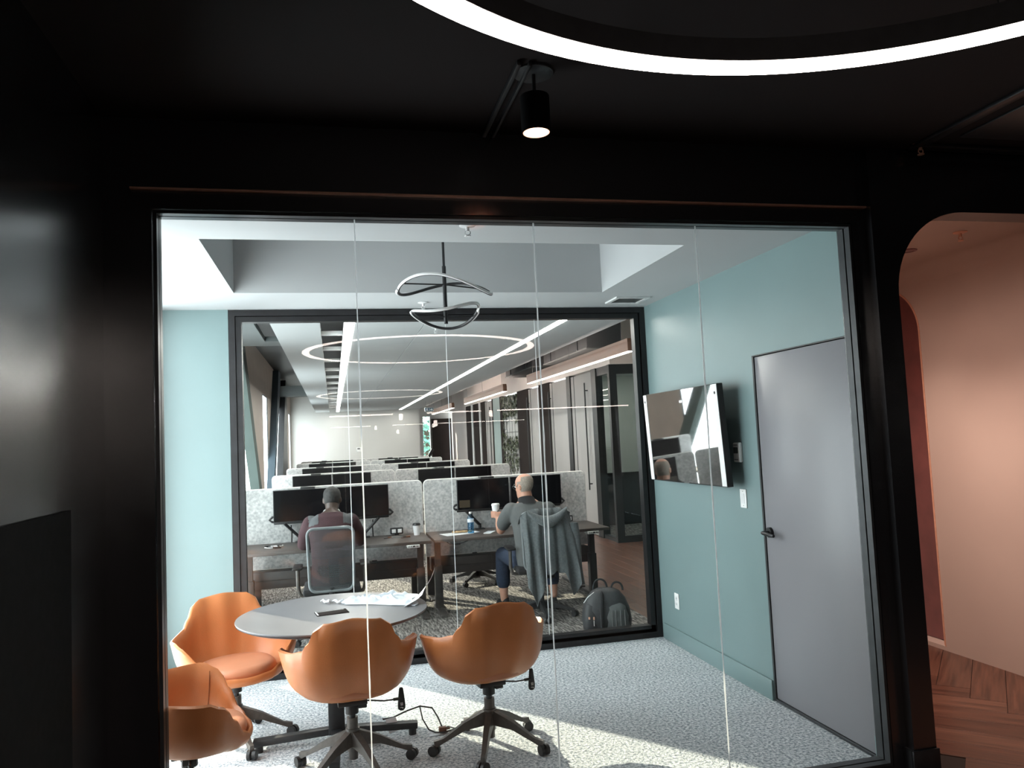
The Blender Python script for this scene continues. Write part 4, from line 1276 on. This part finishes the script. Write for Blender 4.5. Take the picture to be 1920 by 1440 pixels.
# ---- task chairs
def make_task_chair(label, loc, rz=0):
    t = thing('task_chair', label, 'chair', loc, rz)
    pts = []
    hw_, z0, z1, r = .192, .47, .992, .055
    for cx, cz, a0 in ((hw_-r, z1-r, 0), (-hw_+r, z1-r, PI/2), (-hw_+r+.012, z0+r, PI), (hw_-r-.012, z0+r, 1.5*PI)):
        for k in range(7):
            a = a0+PI/2*k/6
            z = cz+r*math.sin(a)
            pts.append((cx+r*math.cos(a), -.215-.03*((z-.75)/.25)**2+.02, z))
    MB().tube(pts, .0125, 10, closed=True, cap=False).build('back_frame', M['chair_frame'], t)
    vs, fs = [], []
    for j in range(9):
        z = z0+.01+(z1-z0-.02)*j/8
        for i in range(9):
            w = hw_-.008-(.03 if j in (0, 8) else 0)
            u = -1+2*i/8
            vs.append((u*w, -.215-.03*((z-.75)/.25)**2+.02-.015*(1-u*u), z))
    for j in range(8):
        for i in range(8):
            fs.append((j*9+i, j*9+i+1, (j+1)*9+i+1, (j+1)*9+i))
    MB().add(vs, fs).build('back_mesh', M['mesh'], t, 60)
    lb = MB()
    for k in range(11):
        x = -.10+.02*k
        h = .055*math.sqrt(max(0, 1-(x/.118)**2))
        lb.box(x-.003, x+.003, -.192, -.180, .625-h*.9, .625+h*.6+.02)
    for k in range(6):
        z = .58+.018*k
        w = .115*math.sqrt(max(0, 1-((z-.64)/.075)**2))
        lb.box(-w, w, -.192, -.180, z-.003, z+.003)
    lb.build('lumbar_pad', M['black_plastic'], t, 0)
    MB().tube([(0, -.12, .42), (0, -.22, .42), (0, -.225, .50)], [.03, .026, .02], 10).box(-.15, .15, -.215, -.195, .455, .485, .006).build('back_bracket', M['black_plastic'], t)
    MB().box(-.24, .24, -.20, .26, .425, .492, .028).build('seat', M['black_cloth'], t)
    MB().box(-.12, .12, -.12, .12, .365, .425, .01).build('tilt_mechanism', M['black_plastic'], t)
    for s in (-1, 1):
        ar_ = MB().tube([(s*.18, -.02, .41), (s*.262, -.03, .42), (s*.282, -.03, .47), (s*.282, -.03, .645)], .017, 8).build('armrest', M['chair_metal'], t)
        MB().box(s*.282-.04, s*.282+.04, -.15, .10, .645, .668, .01).build('arm_pad', M['black_plastic'], ar_)
    MB().cyl((0, 0, .06), (0, 0, .22), .028, 16).cyl((0, 0, .2), (0, 0, .37), .017, 12).build('gas_lift', M['black_plastic'], t)
    star_base(t, M['black_plastic'], rot=R(52), rad=.31)
    return t
make_task_chair('grey mesh-backed task chair of the man in maroon', (-.045, 6.985, 0))
make_task_chair('task chair with a grey jacket draped over its back', (1.86, 7.11, 0), R(-4))
make_task_chair('dark task chair whose wheels show under the front right desk', (1.62, 9.10, 0), PI)

# ---- jacket on the right task chair
jk = thing('jacket', 'grey fleece jacket draped over the back of right task chair', 'jacket', (1.86, 6.86, 0))
zb_t = [(0, .34), (.06, .26), (.14, .16), (.22, .24), (.30, .40), (.42, .44), (.55, .46), (.68, .43), (.76, .34), (.84, .22), (.92, .30), (1.0, .36)]
def interp(tab, u):
    for (a, b), (c_, d_) in zip(tab[:-1], tab[1:]):
        if u <= c_:
            return b+(d_-b)*(u-a)/(c_-a)
    return tab[-1][1]
nu, nv = 60, 26
vs = []
for j in range(nv+1):
    for i in range(nu+1):
        u, v = i/nu, j/nv
        top_x = -.222+.47*u
        bot_x = -.19+.50*u
        zb = interp(zb_t, u)
        sh = .06*max(0, abs(u-.5)*2-.55)**1.2*2.2
        if v < .12:
            k = v/.12
            p = Vector((top_x, .13-.13*k, .93+.095*math.sin(k*PI/2)-sh))
        else:
            k = (v-.12)/.88
            z = (1.025-sh)+(zb-1.025+sh)*k
            x = top_x+(bot_x-top_x)*k
            fold = (.012+.02*k)*math.sin(u*27+1.2*k+2.2*noise.noise(Vector((u*4, k, 2))))*(.55+.9*noise.noise(Vector((u*6, 1, k*.5))))+.03*noise.noise(Vector((u*5.5, k*1.2, 5)))*(.4+k)
            y = -.012-.045*min(1, k*3)-fold-.02*k
            y += .05*max(0, abs(u-.5)*2-.7)*3*(1-k*.4)
            p = Vector((x+.008*math.sin(u*31+k*3+1.5)*k, y, z+.01*math.sin(u*40)*k))
        vs.append(p)
n1 = len(vs)
fs = [(j*(nu+1)+i, j*(nu+1)+i+1, (j+1)*(nu+1)+i+1, (j+1)*(nu+1)+i) for j in range(nv) for i in range(nu)]
inner = [p+Vector((0, .006, -.002)) for p in vs]
fs2 = [tuple(n1+k for k in reversed(f)) for f in fs]
ed = []
for i in range(nu):
    ed.append((i, n1+i, n1+i+1, i+1))
    a = nv*(nu+1)
    ed.append((a+i+1, n1+a+i+1, n1+a+i, a+i))
for j in range(nv):
    a, b = j*(nu+1), (j+1)*(nu+1)
    ed.append((b, n1+b, n1+a, a))
    ed.append((a+nu, n1+a+nu, n1+b+nu, b+nu))
MB().add(vs+inner, fs+fs2+ed).build('jacket_body', M['jacket'], jk, 60)
hd = []
for k in range(15):
    u = k/14
    s = math.sin(u*PI)
    c_ = Vector((-.17+.37*u, -.055-.03*s, 1.0-.095*s+.012*u))
    hd.append(MB().ring(c_, Vector((.15, 1, 0)).normalized(), Vector((0, .25, 1)).normalized(), .016+.022*s, .022+.030*s, 12))
MB().rings(hd).build('hood', M['jacket'], jk, 60)
sl = []
for k in range(9):
    u = k/8
    sl.append(MB().ring(Vector((.268+.05*u+.01*math.sin(u*6), -.03+.01*math.sin(u*5), .88-.56*u)), Vector((1, 0, 0)), Vector((0, 1, 0)), .040-.012*u, .028, 10))
MB().rings(sl).build('sleeve', M['jacket'], jk, 60)

# ---- backpack on the carpet edge
bp_ = thing('backpack', 'bulging black and grey backpack standing on the carpet edge', 'backpack', (2.235, 6.37, 0), R(-14))
def sq(c, rx, ry, n=36, e=.62):
    return [Vector(c)+Vector((rx*math.copysign(abs(math.cos(2*PI*k/n))**e, math.cos(2*PI*k/n)), ry*math.copysign(abs(math.sin(2*PI*k/n))**e, math.sin(2*PI*k/n)), 0)) for k in range(n)]
MB().rings([sq((0, 0, z), rx, ry) for z, rx, ry in ((.004, .17, .10), (.02, .20, .125), (.10, .212, .135), (.20, .198, .125), (.28, .165, .10), (.335, .12, .07), (.36, .07, .04))]).build('main_body', M['bag'], bp_, 60)
MB().rings([sq((.07, -.045, z), rx, ry, 28, .7) for z, rx, ry in ((.015, .10, .07), (.05, .118, .098), (.14, .115, .10), (.22, .095, .08), (.265, .06, .05))]).build('front_pocket', M['bag_grey'], bp_, 60)
MB().rings([sq((-.13, -.05, z), rx, ry, 24, .7) for z, rx, ry in ((.01, .06, .06), (.05, .078, .082), (.15, .07, .078), (.23, .05, .055), (.255, .03, .03))]).build('side_pocket', M['bag'], bp_, 60)
MB().tube([(-.03, -.02, .35), (-.045, -.10, .30), (-.055, -.145, .20), (-.055, -.15, .08), (-.05, -.13, .02)], [.016, .018, .018, .017, .014], 8).build('strap', M['black_cloth'], bp_)
for x0, x1, y in ((-.10, .02, .03), (.05, .15, .0)):
    MB().tube([((x0+x1)/2-(x1-x0)/2*math.cos(PI*k/14), y, .335+(.095 if x0 < 0 else .07)*math.sin(PI*k/14)**.8) for k in range(15)], .0085, 8).build('carry_handle', M['black_cloth'], bp_)
for x in (.035, .065, .105, .14):
    MB().tube([(x, -.146+.02*abs(x-.08), .20), (x, -.149+.02*abs(x-.08), .06)], .0035, 6).build('zip', M['grey_plastic'], bp_)
MB().box(-.165, -.15, -.138, -.125, .13, .15, .003).box(-.125, -.112, -.140, -.128, .125, .15, .003).build('copper_buckle', M['copper'], bp_)
MB().tube([(-.12, -.137, .12), (-.12, -.137, .075)], .003, 6).build('zip_pull', M['white_plastic'], bp_)
MB().tube([(-.19, 0, .24), (-.15, -.04, .30), (-.10, -.05, .335)], .004, 6).build('white_piping', M['white_plastic'], bp_)

# ---- things on the desks
DZ_ = .742
def paper_cup(label, loc, lidm, mark=False):
    t = thing('coffee_cup', label, 'cup', loc)
    MB().lathe([(.028, 0), (.0385, .098), (.0395, .102)], n=28).build('cup_body', M['paper'], t)
    MB().lathe([(.0405, .098), (.0425, .102), (.0415, .106), (.038, .110), (.037, .118), (.030, .119), (.028, .113)], n=28).build('lid', lidm, t)
    if mark:
        g = MB()
        M['mark'] = mk('dark_green_print', (.01, .05, .035, 1), None, 20, .5)
        for a0, a1, za, zb_ in ((-70, -30, .040, .062), (-62, -34, .028, .036)):
            pa = []
            for k in range(7):
                a = R(a0+(a1-a0)*k/6)
                z = za+(zb_-za)*k/6
                r = .028+.0105*z/.098+.0006
                pa.append((r*math.cos(a), r*math.sin(a), z))
            g.tube(pa, .0035, 6)
        g.build('printed_mark', M['mark'], t)
    return t
paper_cup('white paper cup with black lid on the left desk end', (.80, 7.93, DZ_), M['black_plastic'])
CUP = Vector((1.540, 7.500, .925))
paper_cup('white lidded paper cup held up by the grey-haired man', CUP, M['white_plastic'], True)
bt = thing('water_bottle', 'blue clear plastic water bottle on the right desk', 'bottle', (1.325, 7.735, DZ_))
MB().lathe([(.026, .001), (.032, .006), (.033, .03), (.031, .05), (.033, .07), (.031, .09), (.033, .11), (.033, .145), (.028, .17), (.014, .19), (.013, .2)], n=24).build('bottle_body', M['bottle'], bt, 60)
MB().lathe([(.0335, .112), (.0335, .146)], n=24, cap=False).build('label_band', M['poly'], bt)
MB().lathe([(.0145, .196), (.0145, .212), (.012, .214)], n=16).build('cap', M['white_plastic'], bt)
MB().lathe([(.024, .004), (.0305, .010), (.031, .03), (.029, .05), (.031, .07), (.029, .09), (.031, .105)], n=20).build('water', M['bottle'], bt, 60)
pp = thing('paper_sheet', 'white paper wrapper spread on the right desk by the bottle', 'paper', (1.20, 7.77, DZ_), R(14))
MB().box(-.16, .13, -.10, .11, .0005, .002).build('sheet', M['paper'], pp, 0)
MB().box(.10, .22, -.05, .06, .0005, .0025).build('second_sheet', M['paper'], pp, 0)
pas = MB()
for k in range(9):
    pas.ball((-.02+.022*k+random.uniform(-.01, .01), .02+.01*math.sin(k*2), .012), .022, .016, .011, 10, 6)
tag(bake(pas, .004, 3) and (lambda me: (me.materials.append(M['napkin']), link('pastry', me))[1])(bake(pas, .004, 3)), 'tan pastry lying on the white paper wrapper', 'pastry').location = (1.185, 7.79, DZ_+.003)
ph = thing('phone', 'white phone lying by the grey-haired man\'s elbow', 'phone', (1.50, 7.66, DZ_), R(-28))
MB().box(-.04, .04, -.08, .08, .0005, .010, .003).build('phone_body', M['white_plastic'], ph)
MB().box(-.036, .036, -.074, .074, .0095, .0108).build('phone_screen', M['poly'], ph, 0)
cb = thing('cable_bundle', 'tangle of black and white cable on the left desk end', 'cable', (-.58, 7.73, DZ_))
for m_, sd_ in ((M['black_plastic'], 1), (M['white_plastic'], 2), (M['black_plastic'], 5)):
    random.seed(sd_)
    pts = [Vector((random.uniform(-.085, .085), random.uniform(-.05, .05), random.uniform(.005, .024))) for _ in range(11)]
    fin = []
    for a, b, c_, d_ in zip(pts[:-3], pts[1:-2], pts[2:-1], pts[3:]):
        for k in range(5):
            t_ = k/5
            fin.append(.5*((2*b)+(c_-a)*t_+(2*a-5*b+4*c_-d_)*t_*t_+(3*b-a-3*c_+d_)*t_**3))
    for p in fin:
        p.z = max(.005, p.z)
    MB().tube(fin, .0045, 6).build('cable', m_, cb)
for x, y, lab in ((.608, 8.05, 'black twin-socket power module on the left desk near cup'), (2.43, 8.05, 'black twin-socket power module on the right desk end')):
    pm = thing('power_module', lab, 'power socket', (x, y, DZ_))
    MB().box(-.065, .065, -.02, .03, .012, .075, .006).box(-.02, .02, -.01, .02, 0, .014).build('module_body', M['black_plastic'], pm)
    for sx in (-.03, .03):
        MB().box(sx-.02, sx+.02, -.022, -.019, .025, .062, .001).build('socket_face', M['white_plastic'], pm)
ca = thing('charger_cable', 'thin dark cable with brown plugs trailing across the left desk', 'cable', (.62, 7.75, DZ_))
MB().tube([(-.16, .05, .004), (-.06, .08, .004), (.03, .03, .004), (.09, .06, .004), (.05, .14, .004), (.0, .24, .004)], .0035, 6).build('cable', M['black_plastic'], ca)
MB().box(.06, .10, .03, .05, 0, .018, .004).box(-.12, -.08, .06, .08, 0, .016, .004).build('plug', M['brown_beam'], ca)
ub = thing('under_desk_cable', 'black inline cable hanging beneath the right desk edge', 'cable', (1.14, 7.405, .69))
MB().tube([(-.11, .01, .024), (-.08, 0, .004), (-.03, 0, .0), (.03, 0, .006), (.10, .01, .024)], .004, 6).box(-.035, .02, -.008, .008, -.008, .010, .003).build('cable', M['black_plastic'], ub)
# ================================================================= people
def part_mesh(name, mb, voxel, m, parent, base, sm=4):
    me = bake(mb, voxel, sm)
    for v in me.vertices:
        v.co -= Vector(base)
    me.name = name
    me.materials.append(m)
    return link(name, me, parent)
def limb(mb, pts, rs, n=14):
    mb.tube(pts, rs, n)
    for p, r in zip(pts, rs):
        mb.ball(p, r*.99, n=12, m=8)
def torso(mb, secs, yawd=0, grow=0):
    X = Vector((math.cos(R(yawd)), math.sin(R(yawd)), 0))
    rr = []
    for i, (c, rx, ry) in enumerate(secs):
        a = Vector(secs[min(i+1, len(secs)-1)][0])-Vector(secs[max(i-1, 0)][0])
        Y = a.normalized().cross(X).normalized()
        n = 24
        ring = []
        for k in range(n):
            t = 2*PI*k/n
            cx, sy = math.cos(t), math.sin(t)
            ring.append(Vector(c)+X*((rx+grow)*math.copysign(abs(cx)**.85, cx))+Y*((ry+grow)*math.copysign(abs(sy)**.85, sy)))
        rr.append(ring)
    mb.rings(rr)
HEAD = [(-.118, .022, .070, .035), (-.108, .040, .086, .015), (-.085, .054, .092, -.02), (-.055, .062, .093, -.055), (-.02, .068, .092, -.082), (.02, .0735, .091, -.097), (.055, .0735, .088, -.101), (.085, .064, .070, -.088), (.106, .042, .040, -.060), (.116, .018, .010, -.030)]
def head_pt(z, t, grow=0):
    for (a, b) in zip(HEAD[:-1], HEAD[1:]):
        if z <= b[0]:
            k = (z-a[0])/(b[0]-a[0])
            w, f, bk = [a[i]+(b[i]-a[i])*k for i in (1, 2, 3)]
            break
    w, cy, ry = w+grow, (f+bk)/2, (f-bk)/2+grow
    return Vector((w*math.cos(t), cy+ry*math.sin(t), z))
def head(mb, mt):
    n = 24
    mb.rings([[mt @ head_pt(z, 2*PI*k/n) for k in range(n)] for z in [h[0] for h in HEAD]])
    mb.rings([[mt @ Vector((sx*w, y, z)) for sx, y in ((-1, .084), (-.6, yy), (.6, yy), (1, .084), (0, .07))] for z, w, yy in ((.03, .006, .092), (.0, .010, .105), (-.025, .014, .116), (-.036, .013, .104), (-.042, .008, .094))])
    for s in (-1, 1):
        mb.ball(mt @ Vector((s*.076, -.008, -.005)), .008, .017, .031, 10, 8, mt.to_3x3().to_4x4() @ Matrix.Rotation(R(-18)*s, 4, 'Z'))
    mb.ball(mt @ Vector((0, .088, -.068)), .022, .008, .007, 10, 6, mt.to_3x3().to_4x4())
    mb.ball(mt @ Vector((0, .074, -.098)), .022, .016, .014, 10, 6, mt.to_3x3().to_4x4())
def hairpatch(mt, cond, grow, m, parent, base, name='hair', nz=22, na=48):
    vs, fs, ok = [], [], {}
    zs = [-.10+.2155*k/nz for k in range(nz+1)]
    for j, z in enumerate(zs):
        for k in range(na):
            g = grow*(1+.25*noise.noise(Vector((math.cos(k*2*PI/na)*9, z*90, math.sin(k*2*PI/na)*9))))
            vs.append(mt @ head_pt(min(z, .1155), 2*PI*k/na, g)-Vector(base))
    for j in range(nz):
        for k in range(na):
            if cond((zs[j]+zs[j+1])/2, math.degrees(2*PI*(k+.5)/na) % 360):
                fs.append((j*na+k, j*na+(k+1) % na, (j+1)*na+(k+1) % na, (j+1)*na+k))
    if cond(zs[-1], 270):
        top = mt @ Vector((0, -.01, .1155+grow))-Vector(base)
        vs.append(top)
        fs += [(nz*na+k, nz*na+(k+1) % na, len(vs)-1) for k in range(na)]
    o = MB().add(vs, fs).build(name, m, parent, 60)
    return o
def eyes(mt, parent, base):
    e = MB()
    for s in (-1, 1):
        e.ball(mt @ Vector((s*.031, .083, .008))-Vector(base), .0105, n=10, m=8)
    o = e.build('eyes', M['white_plastic'], parent)
    p = MB()
    for s in (-1, 1):
        p.ball(mt @ Vector((s*.031, .0905, .008))-Vector(base), .0048, n=8, m=6)
    p.build('pupils', M['black_plastic'], o)
    b = MB()
    for s in (-1, 1):
        b.tube([mt @ Vector((s*.016, .092, .028))-Vector(base), mt @ Vector((s*.033, .091, .033))-Vector(base), mt @ Vector((s*.05, .083, .027))-Vector(base)], [.0035, .004, .0025], 6)
    b.build('eyebrows', M['hair_dark'], parent)
def hand(mb, wrist, d, side, nrm, curl=.35, thumb=1):
    """palm and five fingers; d = direction of the hand, side = towards the thumb, nrm = back of the hand"""
    w, d, nrm = Vector(wrist), Vector(d).normalized(), Vector(nrm).normalized()
    s = d.cross(nrm).normalized()
    if s.dot(Vector(side)) < 0:
        s = -s
    rr = []
    for t, a, b in ((-.01, .026, .018), (.02, .033, .017), (.055, .040, .0145), (.085, .038, .011)):
        rr.append(mb.ring(w+d*t, s, nrm, a, b, 14))
    mb.rings(rr)
    for off, L, r in ((.029, .068, .0088), (.0098, .078, .0092), (-.0095, .073, .0088), (-.028, .057, .0078)):
        p = w+d*.078+s*off
        dd = (d+s*off*3).normalized()
        pts = [p]
        for k, f in enumerate((.45, .32, .23)):
            ax = dd.cross(nrm).normalized()
            dd = (Matrix.Rotation(-curl*(1.0 if k else .6), 3, ax) @ dd).normalized()
            p = p+dd*L*f
            pts.append(p)
        limb(mb, pts, [r, r*.95, r*.88, r*.75], 8)
    p = w+d*.022+s*.026
    pts = [p, p+(s*.75+d*.65).normalized()*.032, p+(s*.75+d*.65).normalized()*.032+(d*.95+s*.2-nrm*.2).normalized()*.030]
    limb(mb, pts, [.012, .0105, .0085], 8)

# ---- the man in maroon, seen from behind
B1 = (-.04, 6.98, 0)
p1 = thing('person', 'person in maroon sweater with grey shoulder patches, typing with back turned', 'person', B1)
hm = Matrix.Translation((-.025, 7.205, 1.198)) @ Matrix.Rotation(R(-3), 4, 'Z') @ Matrix.Rotation(R(-14), 4, 'X')
SEC = [((-.04, 6.99, .485), .165, .115), ((-.04, 6.975, .56), .17, .12), ((-.04, 6.985, .68), .155, .112), ((-.04, 7.02, .82), .165, .115), ((-.04, 7.065, .94), .182, .118), ((-.038, 7.10, 1.02), .175, .098), ((-.035, 7.125, 1.065), .115, .072), ((-.032, 7.145, 1.10), .060, .057)]
ARMS1 = [([(-.215, 7.11, 1.005), (-.262, 7.21, .91), (-.292, 7.36, .802), (-.215, 7.52, .785), (-.145, 7.60, .782)], [.060, .052, .044, .040, .027]),
         ([(.135, 7.11, 1.005), (.185, 7.21, .91), (.215, 7.36, .802), (.14, 7.52, .785), (.075, 7.60, .782)], [.060, .052, .044, .040, .027])]
LEGS1 = [([(-.13, 7.02, .50), (-.15, 7.25, .53), (-.165, 7.47, .535), (-.16, 7.50, .32), (-.155, 7.49, .095)], [.088, .078, .058, .054, .038]),
         ([(.06, 7.02, .50), (.08, 7.25, .53), (.095, 7.47, .535), (.09, 7.50, .32), (.085, 7.49, .095)], [.088, .078, .058, .054, .038])]
mb = MB()
torso(mb, SEC)
limb(mb, [(-.033, 7.12, 1.06), (-.03, 7.155, 1.11), (-.027, 7.18, 1.16)], [.062, .056, .058])
head(mb, hm)
for pts, rs in ARMS1+LEGS1:
    limb(mb, pts, rs)
hand(mb, (-.14, 7.605, .784), (.35, 1, -.06), (1, 0, 0), (0, 0, 1), .28)
hand(mb, (.07, 7.605, .784), (-.35, 1, -.06), (-1, 0, 0), (0, 0, 1), .28)
part_mesh('body', mb, .0065, M['skin_dark'], p1, B1, 3)
cl = MB()
torso(cl, SEC[:-1], 0, .014)
for pts, rs in ARMS1:
    limb(cl, pts, [r+.013 for r in rs])
swt = part_mesh('sweater', cl, .010, M['maroon'], p1, B1, 5)
cl = MB()
torso(cl, SEC[:3], 0, .012)
for pts, rs in LEGS1:
    limb(cl, pts, [r+.012 for r in rs])
part_mesh('trousers', cl, .011, M['charcoal_cloth'], p1, B1, 5)
MB().tube([Vector((-.032+.068*math.cos(a), 7.143+.062*math.sin(a), 1.100+.02*math.sin(a)))-Vector(B1) for a in [2*PI*k/24 for k in range(24)]], .0065, 6, closed=True, cap=False).build('collar', M['white_cloth'], p1)
for x0, x1 in ((-.23, -.145), (.065, .15)):
    g, ids = MB(), {}
    for p in swt.data.polygons:
        c_ = p.center+Vector(B1)
        if x0 < c_.x < x1 and c_.y < 7.125 and c_.z > 1.012-.30*(abs(c_.x+.04)-.1) and p.normal.z > -.3:
            f = []
            for i in p.vertices:
                if i not in ids:
                    ids[i] = len(g.v)
                    g.v.append(swt.data.vertices[i].co+swt.data.vertices[i].normal*.0025)
                f.append(ids[i])
            g.f.append(tuple(f))
    g.build('shoulder_patch', M['grey_patch'], p1, 60)
hairpatch(hm, lambda z, a: (z > .012 or (z > -.045 and 205 < a < 335)) and not (z < .07 and 35 < a < 145), .0035, M['hair_dark'], p1, B1)
eyes(hm, p1, B1)
for x in (-.155, .085):
    sh_ = MB()
    sh_.rings([sq((x-B1[0], y-B1[1], z), rx, ry, 20, .8) for y, z, rx, ry in ((7.56, .0, .044, .125), (7.56, .02, .047, .13), (7.55, .05, .044, .115), (7.515, .085, .036, .062), (7.505, .10, .032, .045))])
    sh_.build('shoe', M['black_cloth'], p1, 60)

# ---- the grey-haired man holding a cup
B2 = (1.82, 7.08, 0)
p2 = thing('person', 'person in grey polo and glasses raising a paper cup, head turned left', 'person', B2)
hm = Matrix.Translation((1.752, 7.135, 1.218)) @ Matrix.Rotation(R(34), 4, 'Z') @ Matrix.Rotation(R(-8), 4, 'X')
SEC = [((1.84, 7.10, .485), .185, .13), ((1.838, 7.085, .57), .192, .14), ((1.83, 7.08, .70), .188, .138), ((1.815, 7.09, .84), .188, .135), ((1.80, 7.11, .945), .192, .125), ((1.79, 7.125, 1.02), .170, .098), ((1.778, 7.13, 1.065), .110, .072), ((1.768, 7.13, 1.105), .063, .062)]
AR_L = ([(1.618, 7.145, .995), (1.575, 7.26, .90), (1.560, 7.395, .795), (1.556, 7.43, .845), (1.552, 7.440, .895)], [.062, .053, .044, .040, .028])
AR_R = ([(1.968, 7.12, .985), (2.04, 7.22, .90), (2.085, 7.37, .802), (2.02, 7.52, .785), (1.955, 7.60, .782)], [.062, .053, .044, .040, .027])
LG_L = ([(1.74, 7.12, .50), (1.66, 7.33, .53), (1.60, 7.53, .535), (1.605, 7.60, .32), (1.612, 7.62, .085)], [.092, .082, .064, .056, .036])
LG_R = ([(1.93, 7.12, .50), (2.0, 7.32, .53), (2.05, 7.50, .535), (2.07, 7.46, .32), (2.07, 7.42, .13)], [.092, .082, .064, .056, .036])
mb = MB()
torso(mb, SEC, 4)
limb(mb, [(1.772, 7.125, 1.06), (1.762, 7.13, 1.115), (1.755, 7.135, 1.16)], [.066, .061, .062])
head(mb, hm)
for pts, rs in (AR_L, AR_R, LG_L, LG_R):
    limb(mb, pts, rs)
hand(mb, (1.95, 7.605, .784), (-.3, 1, -.06), (-1, 0, 0), (0, 0, 1), .3)
# hand round the cup: palm on the near side, four fingers round the left, thumb round the right
pw, pn = Vector((1.552, 7.441, .893)), Vector((0, -1, .12)).normalized()
rr = []
for t_, a_, b_ in ((-.006, .027, .020), (.022, .034, .017), (.050, .040, .0145), (.072, .036, .011)):
    rr.append(mb.ring(pw+Vector((-.004*t_/.07, .012*t_/.07, t_)), Vector((1, 0, 0)), pn, a_, b_, 14))
mb.rings(rr)
for k, (z, r_, a1) in enumerate(((.962, .0090, -238), (.944, .0094, -246), (.926, .0090, -240), (.909, .0080, -222))):
    R_ = .034+.009
    pts = [CUP*1 for _ in range(0)]
    for q in range(6):
        a = R(-102+(a1+102)*q/5)
        pts.append(Vector((CUP.x+R_*math.cos(a), CUP.y+R_*math.sin(a), z+.004*math.sin(q))))
    limb(mb, pts, [r_*1.05, r_, r_*.98, r_*.95, r_*.9, r_*.75], 8)
pts = [Vector((1.578, 7.452, .905))]
for q in range(4):
    a = R(-52+60*q/3)
    pts.append(Vector((CUP.x+.046*math.cos(a), CUP.y+.046*math.sin(a), .930+.006*q)))
limb(mb, pts, [.013, .012, .0108, .010, .0085], 8)
part_mesh('body', mb, .0058, M['skin_light'], p2, B2, 2)
cl = MB()
torso(cl, SEC[:-1], 4, .015)
a = [Vector(v) for v in AR_L[0]]
limb(cl, [a[0], a[1], a[1].lerp(a[2], .42)], [.080, .070, .064])
a = [Vector(v) for v in AR_R[0]]
limb(cl, [a[0], a[1], a[1].lerp(a[2], .72)], [.080, .074, .070])
part_mesh('polo_shirt', cl, .010, M['polo'], p2, B2, 4)
co = []
for z, g in ((1.045, .050), (1.075, .024), (1.108, .012), (1.113, .004), (1.09, .004)):
    co.append([Vector((1.768-.01*(z-1.07)/.05+(.063+g)*math.cos(t), 7.131+(.062+g)*math.sin(t), z-.022*max(0, math.sin(t)) if False else z-.020*math.sin(t)))-Vector(B2) for t in [2*PI*k/28 for k in range(28)]])
MB().rings(co, cap=False).build('collar', M['black_cloth'], p2, 60)
cl = MB()
torso(cl, SEC[:3], 4, .013)
for pts, rs in (LG_L, LG_R):
    q = [Vector(v) for v in pts]
    limb(cl, [q[0], q[1], q[2], q[3], q[3].lerp(q[4], .28)], [rs[0]+.014, rs[1]+.014, rs[2]+.014, .072, .070])
part_mesh('navy_shorts', cl, .011, M['navy'], p2, B2, 4)
hairpatch(hm, lambda z, a: (-.05 < z < .088 and 195 < a < 345) or (-.01 < z < .05 and (165 < a <= 195 or 345 <= a or a < 15)), .003, M['hair_grey'], p2, B2)
eyes(hm, p2, B2)
gl = MB()
for s in (-1, 1):
    gl.tube([hm @ Vector((s*.032+.024*math.cos(t), .099, .006+.019*math.sin(t)))-Vector(B2) for t in [2*PI*k/18 for k in range(18)]], .0022, 6, closed=True, cap=False)
    gl.tube([hm @ Vector((s*.055, .098, .012))-Vector(B2), hm @ Vector((s*.074, .07, .012))-Vector(B2), hm @ Vector((s*.080, -.005, .010))-Vector(B2), hm @ Vector((s*.079, -.022, -.004))-Vector(B2)], .0022, 6)
gl.tube([hm @ Vector((-.009, .100, .010))-Vector(B2), hm @ Vector((.009, .100, .010))-Vector(B2)], .0022, 6)
gl.build('glasses', M['black_plastic'], p2)
for (x, y, z, rz) in ((1.612, 7.69, .0, 8), (2.07, 7.47, .0, -10)):
    sh_ = MB()
    sh_.rings([sq((0, yy, zz), rx, ry, 20, .8) for yy, zz, rx, ry in ((0, .0, .046, .130), (0, .02, .048, .134), (-.01, .05, .045, .12), (-.045, .08, .038, .07), (-.06, .10, .034, .045))])
    sh_.xf(Matrix.Translation(Vector((x, y, z))-Vector(B2)) @ Matrix.Rotation(R(rz), 4, 'Z'))
    sh_.build('shoe', M['black_cloth'], p2, 60)
